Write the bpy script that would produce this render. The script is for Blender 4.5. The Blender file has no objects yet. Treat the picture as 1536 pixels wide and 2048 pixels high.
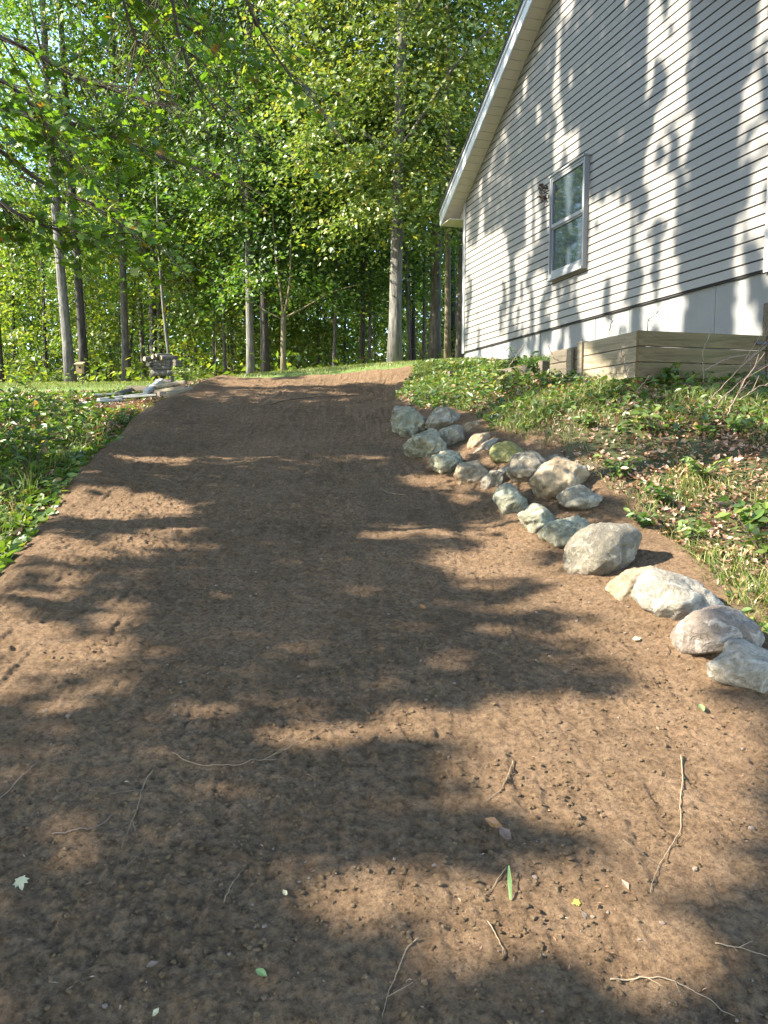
import bpy, math, random
import numpy as np
from mathutils import Vector

# ------------------------------------------------------------------ camera, sky, sun, exposure
scene = bpy.context.scene
COL = scene.collection
random.seed(7)
RG = np.random.default_rng(11)
F, CX, CY, EYE = 1540.0, 768.0, 1024.0, 1.6
PITCH = math.atan(155.0 / F)
CP, SP = math.cos(PITCH), math.sin(PITCH)

cam = bpy.data.cameras.new('camera')
cam.sensor_fit = 'HORIZONTAL'
cam.sensor_width = 36.0
cam.lens = 36.0 * F / 1536.0
cam.clip_start = 0.05
cam.clip_end = 600
camo = bpy.data.objects.new('camera', cam)
camo.location = (0, 0, EYE)
camo.rotation_euler = (math.pi / 2 - PITCH, 0, 0)
COL.objects.link(camo)
scene.camera = camo

SUN_EL = math.radians(35)
SUN_H = np.array([-0.990, -0.139])
SUN_H /= np.linalg.norm(SUN_H)
SUN = np.array([SUN_H[0] * math.cos(SUN_EL), SUN_H[1] * math.cos(SUN_EL), math.sin(SUN_EL)])

world = bpy.data.worlds.new('World')
scene.world = world
world.use_nodes = True
wn = world.node_tree
wn.nodes.clear()
sky = wn.nodes.new('ShaderNodeTexSky')
sky.sky_type = 'NISHITA'
sky.sun_disc = False
sky.sun_elevation = SUN_EL
sky.sun_rotation = math.atan2(SUN_H[0], SUN_H[1]) % (2 * math.pi)
sky.air_density = 1.0
sky.dust_density = 0.3
sky.ozone_density = 1.2
bg = wn.nodes.new('ShaderNodeBackground')
bg.inputs['Strength'].default_value = 0.15
wo = wn.nodes.new('ShaderNodeOutputWorld')
wn.links.new(sky.outputs[0], bg.inputs['Color'])
wn.links.new(bg.outputs[0], wo.inputs['Surface'])

sl = bpy.data.lights.new('sun', 'SUN')
sl.energy = 5.0
sl.angle = math.radians(0.53)
sl.color = (1.0, 0.93, 0.82)
so = bpy.data.objects.new('sun', sl)
so.rotation_euler = Vector(SUN).to_track_quat('Z', 'Y').to_euler()
so.location = (-30, 0, 30)
COL.objects.link(so)

scene.view_settings.view_transform = 'Standard'
scene.view_settings.look = 'None'
scene.view_settings.gamma = 1
scene.view_settings.use_curve_mapping = False
scene.view_settings.exposure = 2.3
scene.render.engine = 'CYCLES'
scene.cycles.use_denoising = True
scene.cycles.max_bounces = 6
scene.cycles.diffuse_bounces = 3
scene.cycles.glossy_bounces = 2
scene.cycles.transmission_bounces = 3
scene.cycles.transparent_max_bounces = 4
scene.cycles.sample_clamp_indirect = 4.0

# ------------------------------------------------------------------ small helpers
def P(px, py, Y):
    """world point on the view ray of photo pixel (px,py) at distance Y ahead of the camera"""
    a, b = (px - CX) / F, (CY - py) / F
    dy, dz = CP + b * SP, b * CP - SP
    k = Y / dy
    return np.array([a * k, Y, EYE + dz * k])

def proj(p):
    p = np.atleast_2d(p)
    x, y, z = p[:, 0], p[:, 1], p[:, 2] - EYE
    dep = np.maximum(y * CP - z * SP, 1e-3)
    return CX + F * x / dep, CY - F * (y * SP + z * CP) / dep

def _hash(ix, iy, seed):
    h = (ix.astype(np.int64) * 374761393 + iy.astype(np.int64) * 668265263 + seed * 974634777) & 0xFFFFFFFF
    h = ((h ^ (h >> 13)) * 1274126177) & 0xFFFFFFFF
    h = h ^ (h >> 16)
    return (h & 0xFFFF) / 65535.0

def vnoise(x, y, seed=0):
    x = np.asarray(x, float); y = np.asarray(y, float)
    ix, iy = np.floor(x), np.floor(y)
    fx, fy = x - ix, y - iy
    fx = fx * fx * (3 - 2 * fx); fy = fy * fy * (3 - 2 * fy)
    a, b = _hash(ix, iy, seed), _hash(ix + 1, iy, seed)
    c, d = _hash(ix, iy + 1, seed), _hash(ix + 1, iy + 1, seed)
    return (a * (1 - fx) + b * fx) * (1 - fy) + (c * (1 - fx) + d * fx) * fy

def fbm(x, y, octaves=4, seed=0, gain=0.5):
    s, a, t = 0.0, 1.0, 0.0
    for k in range(octaves):
        s = s + a * vnoise(x * 2 ** k + 17.3 * k, y * 2 ** k - 9.1 * k, seed + k)
        t += a; a *= gain
    return s / t

def tag(o, label=None, cat=None, group=None, kind=None):
    if label: o['label'] = label
    if cat: o['category'] = cat
    if group: o['group'] = group
    if kind: o['kind'] = kind
    return o

def empty(name, loc, label=None, cat=None, group=None, rz=0.0):
    o = bpy.data.objects.new(name, None)
    o.empty_display_size = 0.2
    o.location = loc
    o.rotation_euler = (0, 0, rz)
    COL.objects.link(o)
    return tag(o, label, cat, group)

def link_mesh(name, me, mat=None, parent=None, loc=None):
    if mat is not None and not me.materials:
        me.materials.append(mat)
    o = bpy.data.objects.new(name, me)
    if loc is not None: o.location = loc
    if parent is not None: o.parent = parent
    COL.objects.link(o)
    return o

def np_mesh(name, verts, faces, smooth=False):
    """verts (N,3); faces = array (M,3) or (M,4), or a list of such arrays"""
    me = bpy.data.meshes.new(name)
    if not isinstance(faces, (list, tuple)): faces = [faces]
    faces = [np.asarray(f, np.int32) for f in faces if len(f)]
    verts = np.asarray(verts, np.float32)
    me.vertices.add(len(verts))
    me.vertices.foreach_set('co', verts.ravel())
    loops = np.concatenate([f.ravel() for f in faces])
    sizes = np.concatenate([np.full(len(f), f.shape[1], np.int32) for f in faces])
    starts = np.concatenate([[0], np.cumsum(sizes)[:-1]]).astype(np.int32)
    me.loops.add(len(loops))
    me.loops.foreach_set('vertex_index', loops.astype(np.int32))
    me.polygons.add(len(sizes))
    me.polygons.foreach_set('loop_start', starts)
    me.polygons.foreach_set('loop_total', sizes)
    me.polygons.foreach_set('use_smooth', np.full(len(sizes), bool(smooth)))
    me.update(calc_edges=True)
    me.validate()
    return me

class MB:
    """collects shapes into one mesh"""
    def __init__(self): self.v, self.f4, self.f3, self.n = [], [], [], 0
    def add(self, v, f4=(), f3=()):
        v = np.asarray(v, float)
        if len(f4): self.f4.append(np.asarray(f4) + self.n)
        if len(f3): self.f3.append(np.asarray(f3) + self.n)
        self.v.append(v); self.n += len(v)
    def hexa(self, c):   # eight corners: bottom ring 0-3, top ring 4-7
        self.add(c, [(3, 2, 1, 0), (4, 5, 6, 7), (0, 1, 5, 4), (1, 2, 6, 5), (2, 3, 7, 6), (3, 0, 4, 7)])
    def box(self, lo, hi):
        x0, y0, z0 = lo; x1, y1, z1 = hi
        self.hexa([(x0, y0, z0), (x1, y0, z0), (x1, y1, z0), (x0, y1, z0), (x0, y0, z1), (x1, y0, z1), (x1, y1, z1), (x0, y1, z1)])
    def tube(self, pts, rad, n=8, wob=0.0, seed=0):
        pts = np.asarray(pts, float); m = len(pts)
        rad = np.broadcast_to(np.asarray(rad, float), (m,))
        tan = np.gradient(pts, axis=0)
        tan /= np.linalg.norm(tan, axis=1)[:, None] + 1e-9
        ref = np.array([0, 0, 1.0]) if abs(tan[0, 2]) < 0.8 else np.array([1.0, 0, 0])
        ring = []
        for i in range(m):
            a = np.cross(tan[i], ref); a /= np.linalg.norm(a) + 1e-9
            b = np.cross(tan[i], a)
            ref = -b if np.dot(-b, ref) > 0 else b
            th = np.linspace(0, 2 * np.pi, n, endpoint=False)
            r = np.full(n, rad[i])
            if wob: r = r * (1 + wob * (vnoise(np.cos(th) * 1.7 + i * .35 + seed, np.sin(th) * 1.7 + i * .2, seed) - .5) * 2)
            ring.append(pts[i] + np.cos(th)[:, None] * a * r[:, None] + np.sin(th)[:, None] * b * r[:, None])
        v = np.concatenate(ring + [pts[:1], pts[-1:]])
        f4 = [(i * n + j, i * n + (j + 1) % n, (i + 1) * n + (j + 1) % n, (i + 1) * n + j) for i in range(m - 1) for j in range(n)]
        f3 = [(m * n, (j + 1) % n, j) for j in range(n)] + [(m * n + 1, (m - 1) * n + j, (m - 1) * n + (j + 1) % n) for j in range(n)]
        self.add(v, f4, f3)
    def mesh(self, name, smooth=False):
        fs = []
        if self.f4: fs.append(np.concatenate(self.f4))
        if self.f3: fs.append(np.concatenate(self.f3))
        return np_mesh(name, np.concatenate(self.v), fs, smooth)
    def build(self, name, mat=None, parent=None, smooth=False, loc=None):
        return link_mesh(name, self.mesh(name, smooth), mat, parent, loc)

def smooth_path(pts, n):
    pts = np.asarray(pts, float)
    d = np.concatenate([[0], np.cumsum(np.linalg.norm(np.diff(pts, axis=0), axis=1))])
    t = np.linspace(0, d[-1], n)
    out = np.stack([np.interp(t, d, pts[:, k]) for k in range(pts.shape[1])], 1)
    for _ in range(2):
        out[1:-1] = (out[:-2] + 2 * out[1:-1] + out[2:]) / 4
    return out

def frames(nrm, roll):
    """tangent frames for unit normals"""
    ref = np.where(np.abs(nrm[:, 2:3]) < .9, np.array([[0, 0, 1.0]]), np.array([[1.0, 0, 0]]))
    a = np.cross(nrm, ref); a /= np.linalg.norm(a, axis=1)[:, None] + 1e-9
    b = np.cross(nrm, a)
    c, s = np.cos(roll)[:, None], np.sin(roll)[:, None]
    return a * c + b * s, b * c - a * s

def norm(v): return v / (np.linalg.norm(v, axis=-1, keepdims=True) + 1e-9)

OUT_DIAMOND = (np.array([(0, -.5, 0), (-.3, .02, .06), (0, .5, -.04), (.3, .02, .06)]), np.array([(0, 2, 1), (0, 3, 2)]))
_ml = [(0, -.42), (.06, -.36), (.30, -.40), (.26, -.22), (.50, -.06), (.33, .00), (.36, .22), (.16, .14), (.13, .34), (0, .56),
       (-.13, .34), (-.16, .14), (-.36, .22), (-.33, .00), (-.50, -.06), (-.26, -.22), (-.30, -.40), (-.06, -.36)]
OUT_MAPLE = (np.array([(0, -.12, .02)] + [(x, y, -.10 * (x * x + max(y, 0) ** 2) * 2) for x, y in _ml]),
             np.array([(0, i, i % len(_ml) + 1) for i in range(1, len(_ml) + 1)]))
_ov = [(0, -.5), (.17, -.34), (.27, -.08), (.22, .18), (0, .5), (-.22, .18), (-.27, -.08), (-.17, -.34)]
OUT_OVAL = (np.array([(0, 0, -.05)] + [(x, y, .05 * abs(x) * 4 - .12 * y * y) for x, y in _ov]),
            np.array([(0, i, i % 8 + 1) for i in range(1, 9)]))
OUT_CURL = (np.array([(0, -.5, .12), (-.3, -.05, .16), (0, 0, 0), (.3, -.05, .2), (-.16, .3, .1), (.16, .3, .05), (0, .52, .22)]),
            np.array([(0, 2, 1), (0, 3, 2), (1, 2, 4), (2, 3, 5), (2, 5, 4), (4, 5, 6)]))

def scatter(shape, pos, nrm, size, roll=None, squash=None):
    """many copies of one small outline as one vertex/face array"""
    sv, sf = shape
    n = len(pos)
    if roll is None: roll = RG.uniform(0, 2 * np.pi, n)
    a, b = frames(norm(nrm), roll)
    nn = norm(nrm)
    size = np.broadcast_to(np.asarray(size, float), (n,))
    wx = 1.0 if squash is None else squash
    v = (sv[None, :, 0, None] * wx * a[:, None, :] + sv[None, :, 1, None] * b[:, None, :] + sv[None, :, 2, None] * nn[:, None, :])
    v = pos[:, None, :] + v * size[:, None, None]
    f = sf[None] + (np.arange(n) * len(sv))[:, None, None]
    return v.reshape(-1, 3), f.reshape(-1, sf.shape[1])

# ------------------------------------------------------------------ materials (all procedural)
def mat_new(name):
    m = bpy.data.materials.new(name)
    m.use_nodes = True
    nt = m.node_tree
    return m, nt, nt.nodes['Principled BSDF']

def nd(nt, typ, props=None, **inp):
    n = nt.nodes.new(typ)
    for k, v in (props or {}).items(): setattr(n, k, v)
    for k, v in inp.items():
        s = n.inputs[int(k[1:])] if k[0] == '_' and k[1:].isdigit() else n.inputs[k.replace('_', ' ')]
        if isinstance(v, bpy.types.NodeSocket): nt.links.new(v, s)
        else: s.default_value = v
    return n

def ramp(nt, fac, stops, interp='LINEAR'):
    n = nt.nodes.new('ShaderNodeValToRGB')
    cr = n.color_ramp
    cr.interpolation = interp
    while len(cr.elements) < len(stops): cr.elements.new(0.5)
    for e, (p, c) in zip(cr.elements, stops):
        e.position = p
        e.color = (c[0], c[1], c[2], 1) if len(c) >= 3 else (c[0],) * 3 + (1,)
    nt.links.new(fac, n.inputs[0])
    return n.outputs[0]

def objco(nt, scale=(1, 1, 1)):
    t = nt.nodes.new('ShaderNodeTexCoord')
    m = nd(nt, 'ShaderNodeMapping', Vector=t.outputs['Object'])
    m.inputs['Scale'].default_value = scale
    return m.outputs[0]

def noise(nt, vec, scale, detail=4, rough=.6, dist=0.0):
    n = nd(nt, 'ShaderNodeTexNoise', Vector=vec, Scale=scale, Detail=detail, Roughness=rough, Distortion=dist)
    return n.outputs['Fac']

def mixc(nt, fac, a, b, mode='MIX'):
    n = nt.nodes.new('ShaderNodeMix')
    n.data_type = 'RGBA'; n.blend_type = mode
    for s, v in ((n.inputs[0], fac), (n.inputs[6], a), (n.inputs[7], b)):
        if isinstance(v, bpy.types.NodeSocket): nt.links.new(v, s)
        elif isinstance(v, (int, float)): s.default_value = v
        else: s.default_value = (*v[:3], 1)
    return n.outputs[2]

def math_(nt, op, a, b=0.0):
    n = nt.nodes.new('ShaderNodeMath'); n.operation = op
    for s, v in zip(n.inputs, (a, b)):
        if isinstance(v, bpy.types.NodeSocket): nt.links.new(v, s)
        else: s.default_value = v
    return n.outputs[0]

def bump(nt, bsdf, h, strength=.5, dist=.02):
    b = nd(nt, 'ShaderNodeBump', Height=h, Strength=strength, Distance=dist)
    nt.links.new(b.outputs[0], bsdf.inputs['Normal'])
    return b

def setp(b, rough=.8, spec=.3, metal=0.0):
    b.inputs['Roughness'].default_value = rough
    b.inputs['Specular IOR Level'].default_value = spec
    b.inputs['Metallic'].default_value = metal

def leaf_mat(name, stops, trans=.45, tint=(1.12, 1.18, .5), gloss=.03):
    m = bpy.data.materials.new(name); m.use_nodes = True
    nt = m.node_tree; nt.nodes.clear()
    g = nt.nodes.new('ShaderNodeNewGeometry')
    c0 = ramp(nt, g.outputs['Random Per Island'], stops)
    vein = noise(nt, objco(nt), 0.55, 2, .5)
    c1 = mixc(nt, ramp(nt, vein, [(.3, (.0,)), (.7, (1,))]), c0, mixc(nt, 1.0, c0, (1.25, 1.12, .8), 'MULTIPLY'))
    df = nd(nt, 'ShaderNodeBsdfDiffuse', Color=c1)
    tr = nd(nt, 'ShaderNodeBsdfTranslucent', Color=mixc(nt, 1.0, c1, tint, 'MULTIPLY'))
    gl = nd(nt, 'ShaderNodeBsdfGlossy', Roughness=.45)
    gl.inputs['Color'].default_value = (1, 1, 1, 1)
    m1 = nd(nt, 'ShaderNodeMixShader', _0=trans, _1=df.outputs[0], _2=tr.outputs[0])
    m2 = nd(nt, 'ShaderNodeMixShader', _0=gloss, _1=m1.outputs[0], _2=gl.outputs[0])
    o = nd(nt, 'ShaderNodeOutputMaterial', Surface=m2.outputs[0])
    return m

def dirt_mat(name, dark, mid, light, strength=.6):
    m, nt, b = mat_new(name)
    co = objco(nt)
    big = noise(nt, co, 1.1, 5, .6, .3)
    med = noise(nt, co, 9, 6, .7)
    fine = noise(nt, co, 75, 5, .75)
    c = mixc(nt, ramp(nt, big, [(.35, (0,)), (.68, (1,))]), dark, mid)
    c = mixc(nt, ramp(nt, med, [(.42, (0,)), (.75, (.75,))]), c, light)
    c = mixc(nt, ramp(nt, fine, [(.30, (.8,)), (.44, (0,))]), c, tuple(x * .45 for x in dark))
    pit_shade = nd(nt, 'ShaderNodeTexVoronoi', Vector=co, Scale=34)  # dark spots colour in the shade of small soil pits
    c = mixc(nt, ramp(nt, math_(nt, 'MULTIPLY', pit_shade.outputs['Distance'], math_(nt, 'ADD', med, .5)), [(.05, (.65,)), (.2, (0,))]), c, tuple(x * .5 for x in dark))
    mot = noise(nt, co, 42, 4, .8)
    c = mixc(nt, 1.0, c, ramp(nt, mot, [(.33, (.50, .47, .44)), (.5, (1, 1, 1)), (.68, (1.42, 1.4, 1.36))]), 'MULTIPLY')
    spk = nd(nt, 'ShaderNodeTexVoronoi', Vector=co, Scale=120)
    c = mixc(nt, ramp(nt, spk.outputs['Distance'], [(.06, (.7,)), (.12, (0,))]), c, (.26, .21, .16))
    nt.links.new(c, b.inputs['Base Color'])
    setp(b, .95, .15)
    v1 = nd(nt, 'ShaderNodeTexVoronoi', Vector=nd(nt, 'ShaderNodeVectorMath', _0=co, _1=nd(nt, 'ShaderNodeTexNoise', Vector=co, Scale=30.0).outputs['Color']).outputs[0], Scale=70)
    v2 = nd(nt, 'ShaderNodeTexVoronoi', Vector=co, Scale=150)
    h = math_(nt, 'MULTIPLY', noise(nt, co, 40, 5, .8), 1.6)
    h = math_(nt, 'SUBTRACT', h, math_(nt, 'MULTIPLY', v1.outputs['Distance'], .75))
    h = math_(nt, 'SUBTRACT', h, math_(nt, 'MULTIPLY', v2.outputs['Distance'], .4))
    bump(nt, b, h, strength, .022)
    return m

def bark_mat(name, c0, c1, scale=1.0):
    m, nt, b = mat_new(name)
    co = objco(nt, (9 * scale, 9 * scale, 1.6 * scale))
    n1 = noise(nt, co, 2.2, 6, .7, .4)
    n2 = noise(nt, objco(nt, (1, 1, .5)), 1.3, 4, .6)
    c = mixc(nt, ramp(nt, n1, [(.36, (0,)), (.62, (1,))]), c0, c1)
    c = mixc(nt, ramp(nt, n2, [(.55, (0,)), (.75, (.5,))]), c, (.20, .22, .16))
    nt.links.new(c, b.inputs['Base Color'])
    setp(b, .92, .15)
    bump(nt, b, n1, .9, .04)
    return m

def wood_mat(name, c0, c1, knots=True, axis=(1.2, 14, 14), green=.25):
    m, nt, b = mat_new(name)
    co = objco(nt, axis)
    d = noise(nt, objco(nt, (1.5, 3, 3)), 1.5, 3, .5)
    g = noise(nt, co, 1.6, 6, .65, 1.6)
    c = mixc(nt, ramp(nt, g, [(.3, (0,)), (.62, (1,))]), c0, c1)
    c = mixc(nt, ramp(nt, d, [(.45, (0,)), (.75, (green,))]), c, (.10, .11, .045))
    if knots:
        v = nd(nt, 'ShaderNodeTexVoronoi', Vector=objco(nt, (1.3, 4.5, 4.5)), Scale=1.0)
        c = mixc(nt, ramp(nt, v.outputs['Distance'], [(.05, (.8,)), (.16, (.0,))]), c, tuple(x * .35 for x in c0))
    nt.links.new(c, b.inputs['Base Color'])
    setp(b, .85, .2)
    bump(nt, b, g, .35, .01)
    return m

def plain_mat(name, col, rough=.6, spec=.4, var=.12, scale=6.0, metal=0.0, bmp=.1):
    m, nt, b = mat_new(name)
    n = noise(nt, objco(nt), scale, 5, .65)
    c = mixc(nt, n, tuple(x * (1 - var) for x in col), tuple(min(1, x * (1 + var)) for x in col))
    nt.links.new(c, b.inputs['Base Color'])
    setp(b, rough, spec, metal)
    if bmp: bump(nt, b, noise(nt, objco(nt), scale * 9, 3, .6), bmp, .005)
    return m

def stone_mat(name, c0, c1, lich, speck=.4, soil=.5):
    m, nt, b = mat_new(name)
    co = objco(nt)
    n1 = noise(nt, co, 5.0, 6, .65, .5)
    n2 = noise(nt, co, 38, 5, .75)
    n3 = noise(nt, co, 11, 6, .7, 1.2)
    c = mixc(nt, ramp(nt, n1, [(.35, (0,)), (.65, (1,))]), c0, c1)
    c = mixc(nt, ramp(nt, n3, [(.52, (0,)), (.62, (.7,))]), c, lich)
    c = mixc(nt, ramp(nt, n2, [(.32, (speck,)), (.5, (0,))]), c, tuple(x * .35 for x in c0))
    c = mixc(nt, ramp(nt, n2, [(.6, (0,)), (.75, (speck,))]), c, tuple(min(.75, x * 1.7 + .05) for x in c1))
    g = nt.nodes.new('ShaderNodeTexCoord')
    sx = nd(nt, 'ShaderNodeSeparateXYZ', Vector=g.outputs['Object'])
    low = math_(nt, 'ADD', sx.outputs['Z'], math_(nt, 'MULTIPLY', n1, .14))
    c = mixc(nt, ramp(nt, low, [(0.0, (min(1, soil * 1.6),)), (.15, (0,))]), c, (.17, .105, .065))
    nt.links.new(c, b.inputs['Base Color'])
    setp(b, .85, .25)
    h = math_(nt, 'ADD', n3, math_(nt, 'MULTIPLY', n2, .5))
    bump(nt, b, h, 1.0, .03)
    return m

MAT = {}
MAT['dirt'] = dirt_mat('raked_soil', (.198, .125, .067), (.310, .196, .108), (.385, .260, .156), 1.0)
MAT['clod'] = dirt_mat('soil_clod', (.175, .115, .06), (.27, .178, .096), (.34, .236, .138), .8)
MAT['pebble'] = plain_mat('pebble', (.15, .115, .085), .85, .2, .5, 3.0)

def ground_mat():
    m, nt, b = mat_new('leaf_strewn_ground')
    co = objco(nt)
    n1 = noise(nt, co, .7, 5, .6); n2 = noise(nt, co, 22, 6, .75); n3 = noise(nt, co, 5, 5, .7)
    c = mixc(nt, ramp(nt, n3, [(.35, (0,)), (.7, (1,))]), (.07, .048, .032), (.13, .095, .06))
    c = mixc(nt, ramp(nt, n1, [(.42, (0,)), (.62, (.75,))]), c, (.055, .075, .022))
    c = mixc(nt, ramp(nt, n2, [(.55, (0,)), (.72, (.6,))]), c, (.22, .17, .115))
    nt.links.new(c, b.inputs['Base Color']); setp(b, .95, .1)
    bump(nt, b, n2, .7, .05)
    return m
MAT['ground'] = ground_mat()
MAT['lawn'] = plain_mat('lawn_turf', (.115, .16, .045), .9, .1, .45, 9.0)
G = lambda *c: c
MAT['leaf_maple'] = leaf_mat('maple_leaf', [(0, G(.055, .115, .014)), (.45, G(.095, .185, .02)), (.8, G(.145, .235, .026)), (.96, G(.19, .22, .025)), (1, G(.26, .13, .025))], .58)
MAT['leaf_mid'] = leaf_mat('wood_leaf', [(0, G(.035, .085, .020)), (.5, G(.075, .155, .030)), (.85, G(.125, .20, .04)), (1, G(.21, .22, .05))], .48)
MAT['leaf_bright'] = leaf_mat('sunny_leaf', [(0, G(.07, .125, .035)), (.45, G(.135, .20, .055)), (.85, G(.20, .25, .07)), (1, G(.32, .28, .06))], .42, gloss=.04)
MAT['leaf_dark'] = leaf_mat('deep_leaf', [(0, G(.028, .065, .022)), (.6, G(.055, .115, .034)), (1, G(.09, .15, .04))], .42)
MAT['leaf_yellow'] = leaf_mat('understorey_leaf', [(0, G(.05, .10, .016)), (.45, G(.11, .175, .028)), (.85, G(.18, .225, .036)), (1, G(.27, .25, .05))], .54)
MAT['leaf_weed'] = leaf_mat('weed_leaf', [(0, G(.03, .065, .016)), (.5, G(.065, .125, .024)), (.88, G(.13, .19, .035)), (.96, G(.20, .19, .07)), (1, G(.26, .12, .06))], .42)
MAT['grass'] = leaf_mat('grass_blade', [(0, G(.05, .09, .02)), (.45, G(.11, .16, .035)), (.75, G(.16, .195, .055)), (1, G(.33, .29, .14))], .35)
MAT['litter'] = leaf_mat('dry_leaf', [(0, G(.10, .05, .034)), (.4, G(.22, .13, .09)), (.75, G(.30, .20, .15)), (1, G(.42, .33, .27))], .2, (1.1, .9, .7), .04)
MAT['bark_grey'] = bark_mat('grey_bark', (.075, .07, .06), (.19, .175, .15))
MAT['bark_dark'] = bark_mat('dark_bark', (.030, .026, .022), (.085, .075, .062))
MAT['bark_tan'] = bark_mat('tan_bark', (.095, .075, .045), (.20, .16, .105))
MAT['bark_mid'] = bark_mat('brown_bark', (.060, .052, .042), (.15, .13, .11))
MAT['twig'] = plain_mat('dark_twig', (.075, .055, .042), .85, .2, .3, 20)
MAT['root'] = plain_mat('pale_root', (.26, .19, .12), .85, .2, .3, 25)
MAT['deadwood'] = plain_mat('weathered_stem', (.20, .145, .11), .85, .2, .3, 25)
MAT['siding'] = plain_mat('vinyl_siding', (.205, .191, .166), .5, .35, .05, 1.5, bmp=.06)
MAT['trim'] = plain_mat('corner_trim', (.30, .29, .275), .5, .4, .05, 2)
MAT['soffit'] = plain_mat('soffit', (.50, .45, .36), .55, .35, .06, 3)
MAT['fascia'] = plain_mat('white_fascia', (.50, .51, .52), .35, .5, .06, 4)
MAT['shadowgap'] = plain_mat('gap_shade_sheathing', (.03, .029, .028), .9, .1)  # near-black: the shadow in the lap gaps is put into this backing's colour
MAT['roof'] = plain_mat('asphalt_shingle', (.07, .065, .06), .95, .1, .4, 12)
MAT['window_frame'] = plain_mat('white_window_frame', (.20, .20, .195), .4, .45, .06, 6)
MAT['pt_wood'] = wood_mat('green_treated_board', (.062, .044, .020), (.135, .100, .050), green=.35)
MAT['old_wood'] = wood_mat('weathered_timber', (.13, .105, .068), (.27, .225, .155), green=.25)
MAT['pale_wood'] = wood_mat('pale_plank', (.33, .31, .27), (.52, .50, .45), green=.15)
MAT['dark_wood'] = wood_mat('damp_timber', (.05, .042, .032), (.13, .105, .075), green=.2)
MAT['log_bark'] = bark_mat('firewood_bark', (.045, .038, .032), (.20, .18, .16), 2.2)
MAT['log_end'] = plain_mat('sawn_end', (.24, .20, .15), .85, .2, .3, 30)
MAT['bird_wood'] = wood_mat('birdhouse_wood', (.24, .16, .085), (.36, .25, .14), green=.1)
MAT['rust'] = plain_mat('rusty_iron', (.17, .075, .035), .85, .3, .5, 25)
MAT['black'] = plain_mat('black_iron', (.03, .03, .03), .6, .4)
MAT['dark_hole'] = plain_mat('hole_shade', (.012, .012, .013), .9, .1)

def concrete():
    m, nt, b = mat_new('poured_concrete')
    co = objco(nt)
    n1 = noise(nt, co, 2.2, 6, .65); n2 = noise(nt, co, 30, 4, .7)
    st = noise(nt, objco(nt, (7, 7, .6)), 1.6, 5, .65)
    c = mixc(nt, n1, (.165, .165, .155), (.235, .235, .222))
    c = mixc(nt, ramp(nt, st, [(.60, (0,)), (.74, (.6,))]), c, (.20, .19, .165))
    c = mixc(nt, ramp(nt, n2, [(.24, (.75,)), (.31, (0,))]), c, (.10, .095, .09))
    nt.links.new(c, b.inputs['Base Color']); setp(b, .9, .2)
    bump(nt, b, n2, .3, .01)
    return m
MAT['concrete'] = concrete()

def pane_mat():
    m, nt, b = mat_new('window_glass')
    b.inputs['Base Color'].default_value = (.045, .058, .072, 1)
    setp(b, .04, .9)
    b.inputs['IOR'].default_value = 1.6
    return m
MAT['glass'] = pane_mat()

# ------------------------------------------------------------------ the lie of the land
XR_T = np.array([(-4, 2.2), (1.0, 1.75), (2.5, 1.5), (3.3, 1.30), (4.0, 1.17), (5.0, 1.0), (5.6, .86), (7.0, .50), (9.0, .12), (10.5, .02), (12, .2), (13, .45), (15, .9)])
XL_T = np.array([(-4, -1.9), (1.5, -1.75), (3.0, -1.95), (4.6, -2.25), (6, -2.55), (7.4, -2.78), (9, -2.95), (11, -3.05), (13, -2.95), (15, -2.8)])
def xr(y): return np.interp(y, XR_T[:, 0], XR_T[:, 1])
def xl(y): return np.interp(y, XL_T[:, 0], XL_T[:, 1])
def xg(y):   # where the soil bank ends and the grass slope starts
    return xr(y) + np.interp(y, [1, 3.2, 4.2, 5.2, 6.5, 8, 9.5, 11, 13], [.32, .36, .46, .53, .56, .48, .30, .12, .1])

_ctl = []
for y in (0, 1.5, 3, 4.5, 6, 7.5, 9, 10.5, 12):
    for k in (0.04, .35, .7, 1.0):
        x = xl(y) + (xr(y) - xl(y)) * k
        _ctl.append((x, y, .19 * y))
_ctl += [(-3, 13, 2.44), (-1.5, 13, 2.48), (0, 13, 2.60), (.8, 13, 2.68)]
_ctl += [(-3, 20, 2.90), (-8, 20, 2.86), (-12, 25, 3.1), (-4, 16, 2.62), (0, 17, 3.03), (1.3, 16.5, 3.08), (2, 20, 3.3), (-1, 20, 3.1),
         (-15, 35, 3.75), (0, 35, 4.0), (15, 35, 4.5), (-30, 60, 4.6), (0, 60, 4.9), (30, 60, 5.2), (-120, 120, 6), (120, 120, 7),
         (-120, -60, -5), (120, -60, -4), (0, 160, 8), (0, -60, -7), (-60, 20, 2.5), (60, 20, 4)]
_ctl += [(-3.6, 12, 2.08), (-3.5, 8, 1.22), (-3.1, 5, .62), (-2.7, 3, .28), (-2.4, 1.5, .1), (-5, 12, 2.1), (-5, 8, 1.27), (-5, 5, .66), (-8, 5, .6), (-8, 10, 1.6),
         (-15, 5, .5), (-15, 10, 1.5), (-15, 15, 2.3), (-4.5, 14, 2.33), (-6, 16, 2.55), (-4, 0, -.2), (-10, 0, -.2)]
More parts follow.
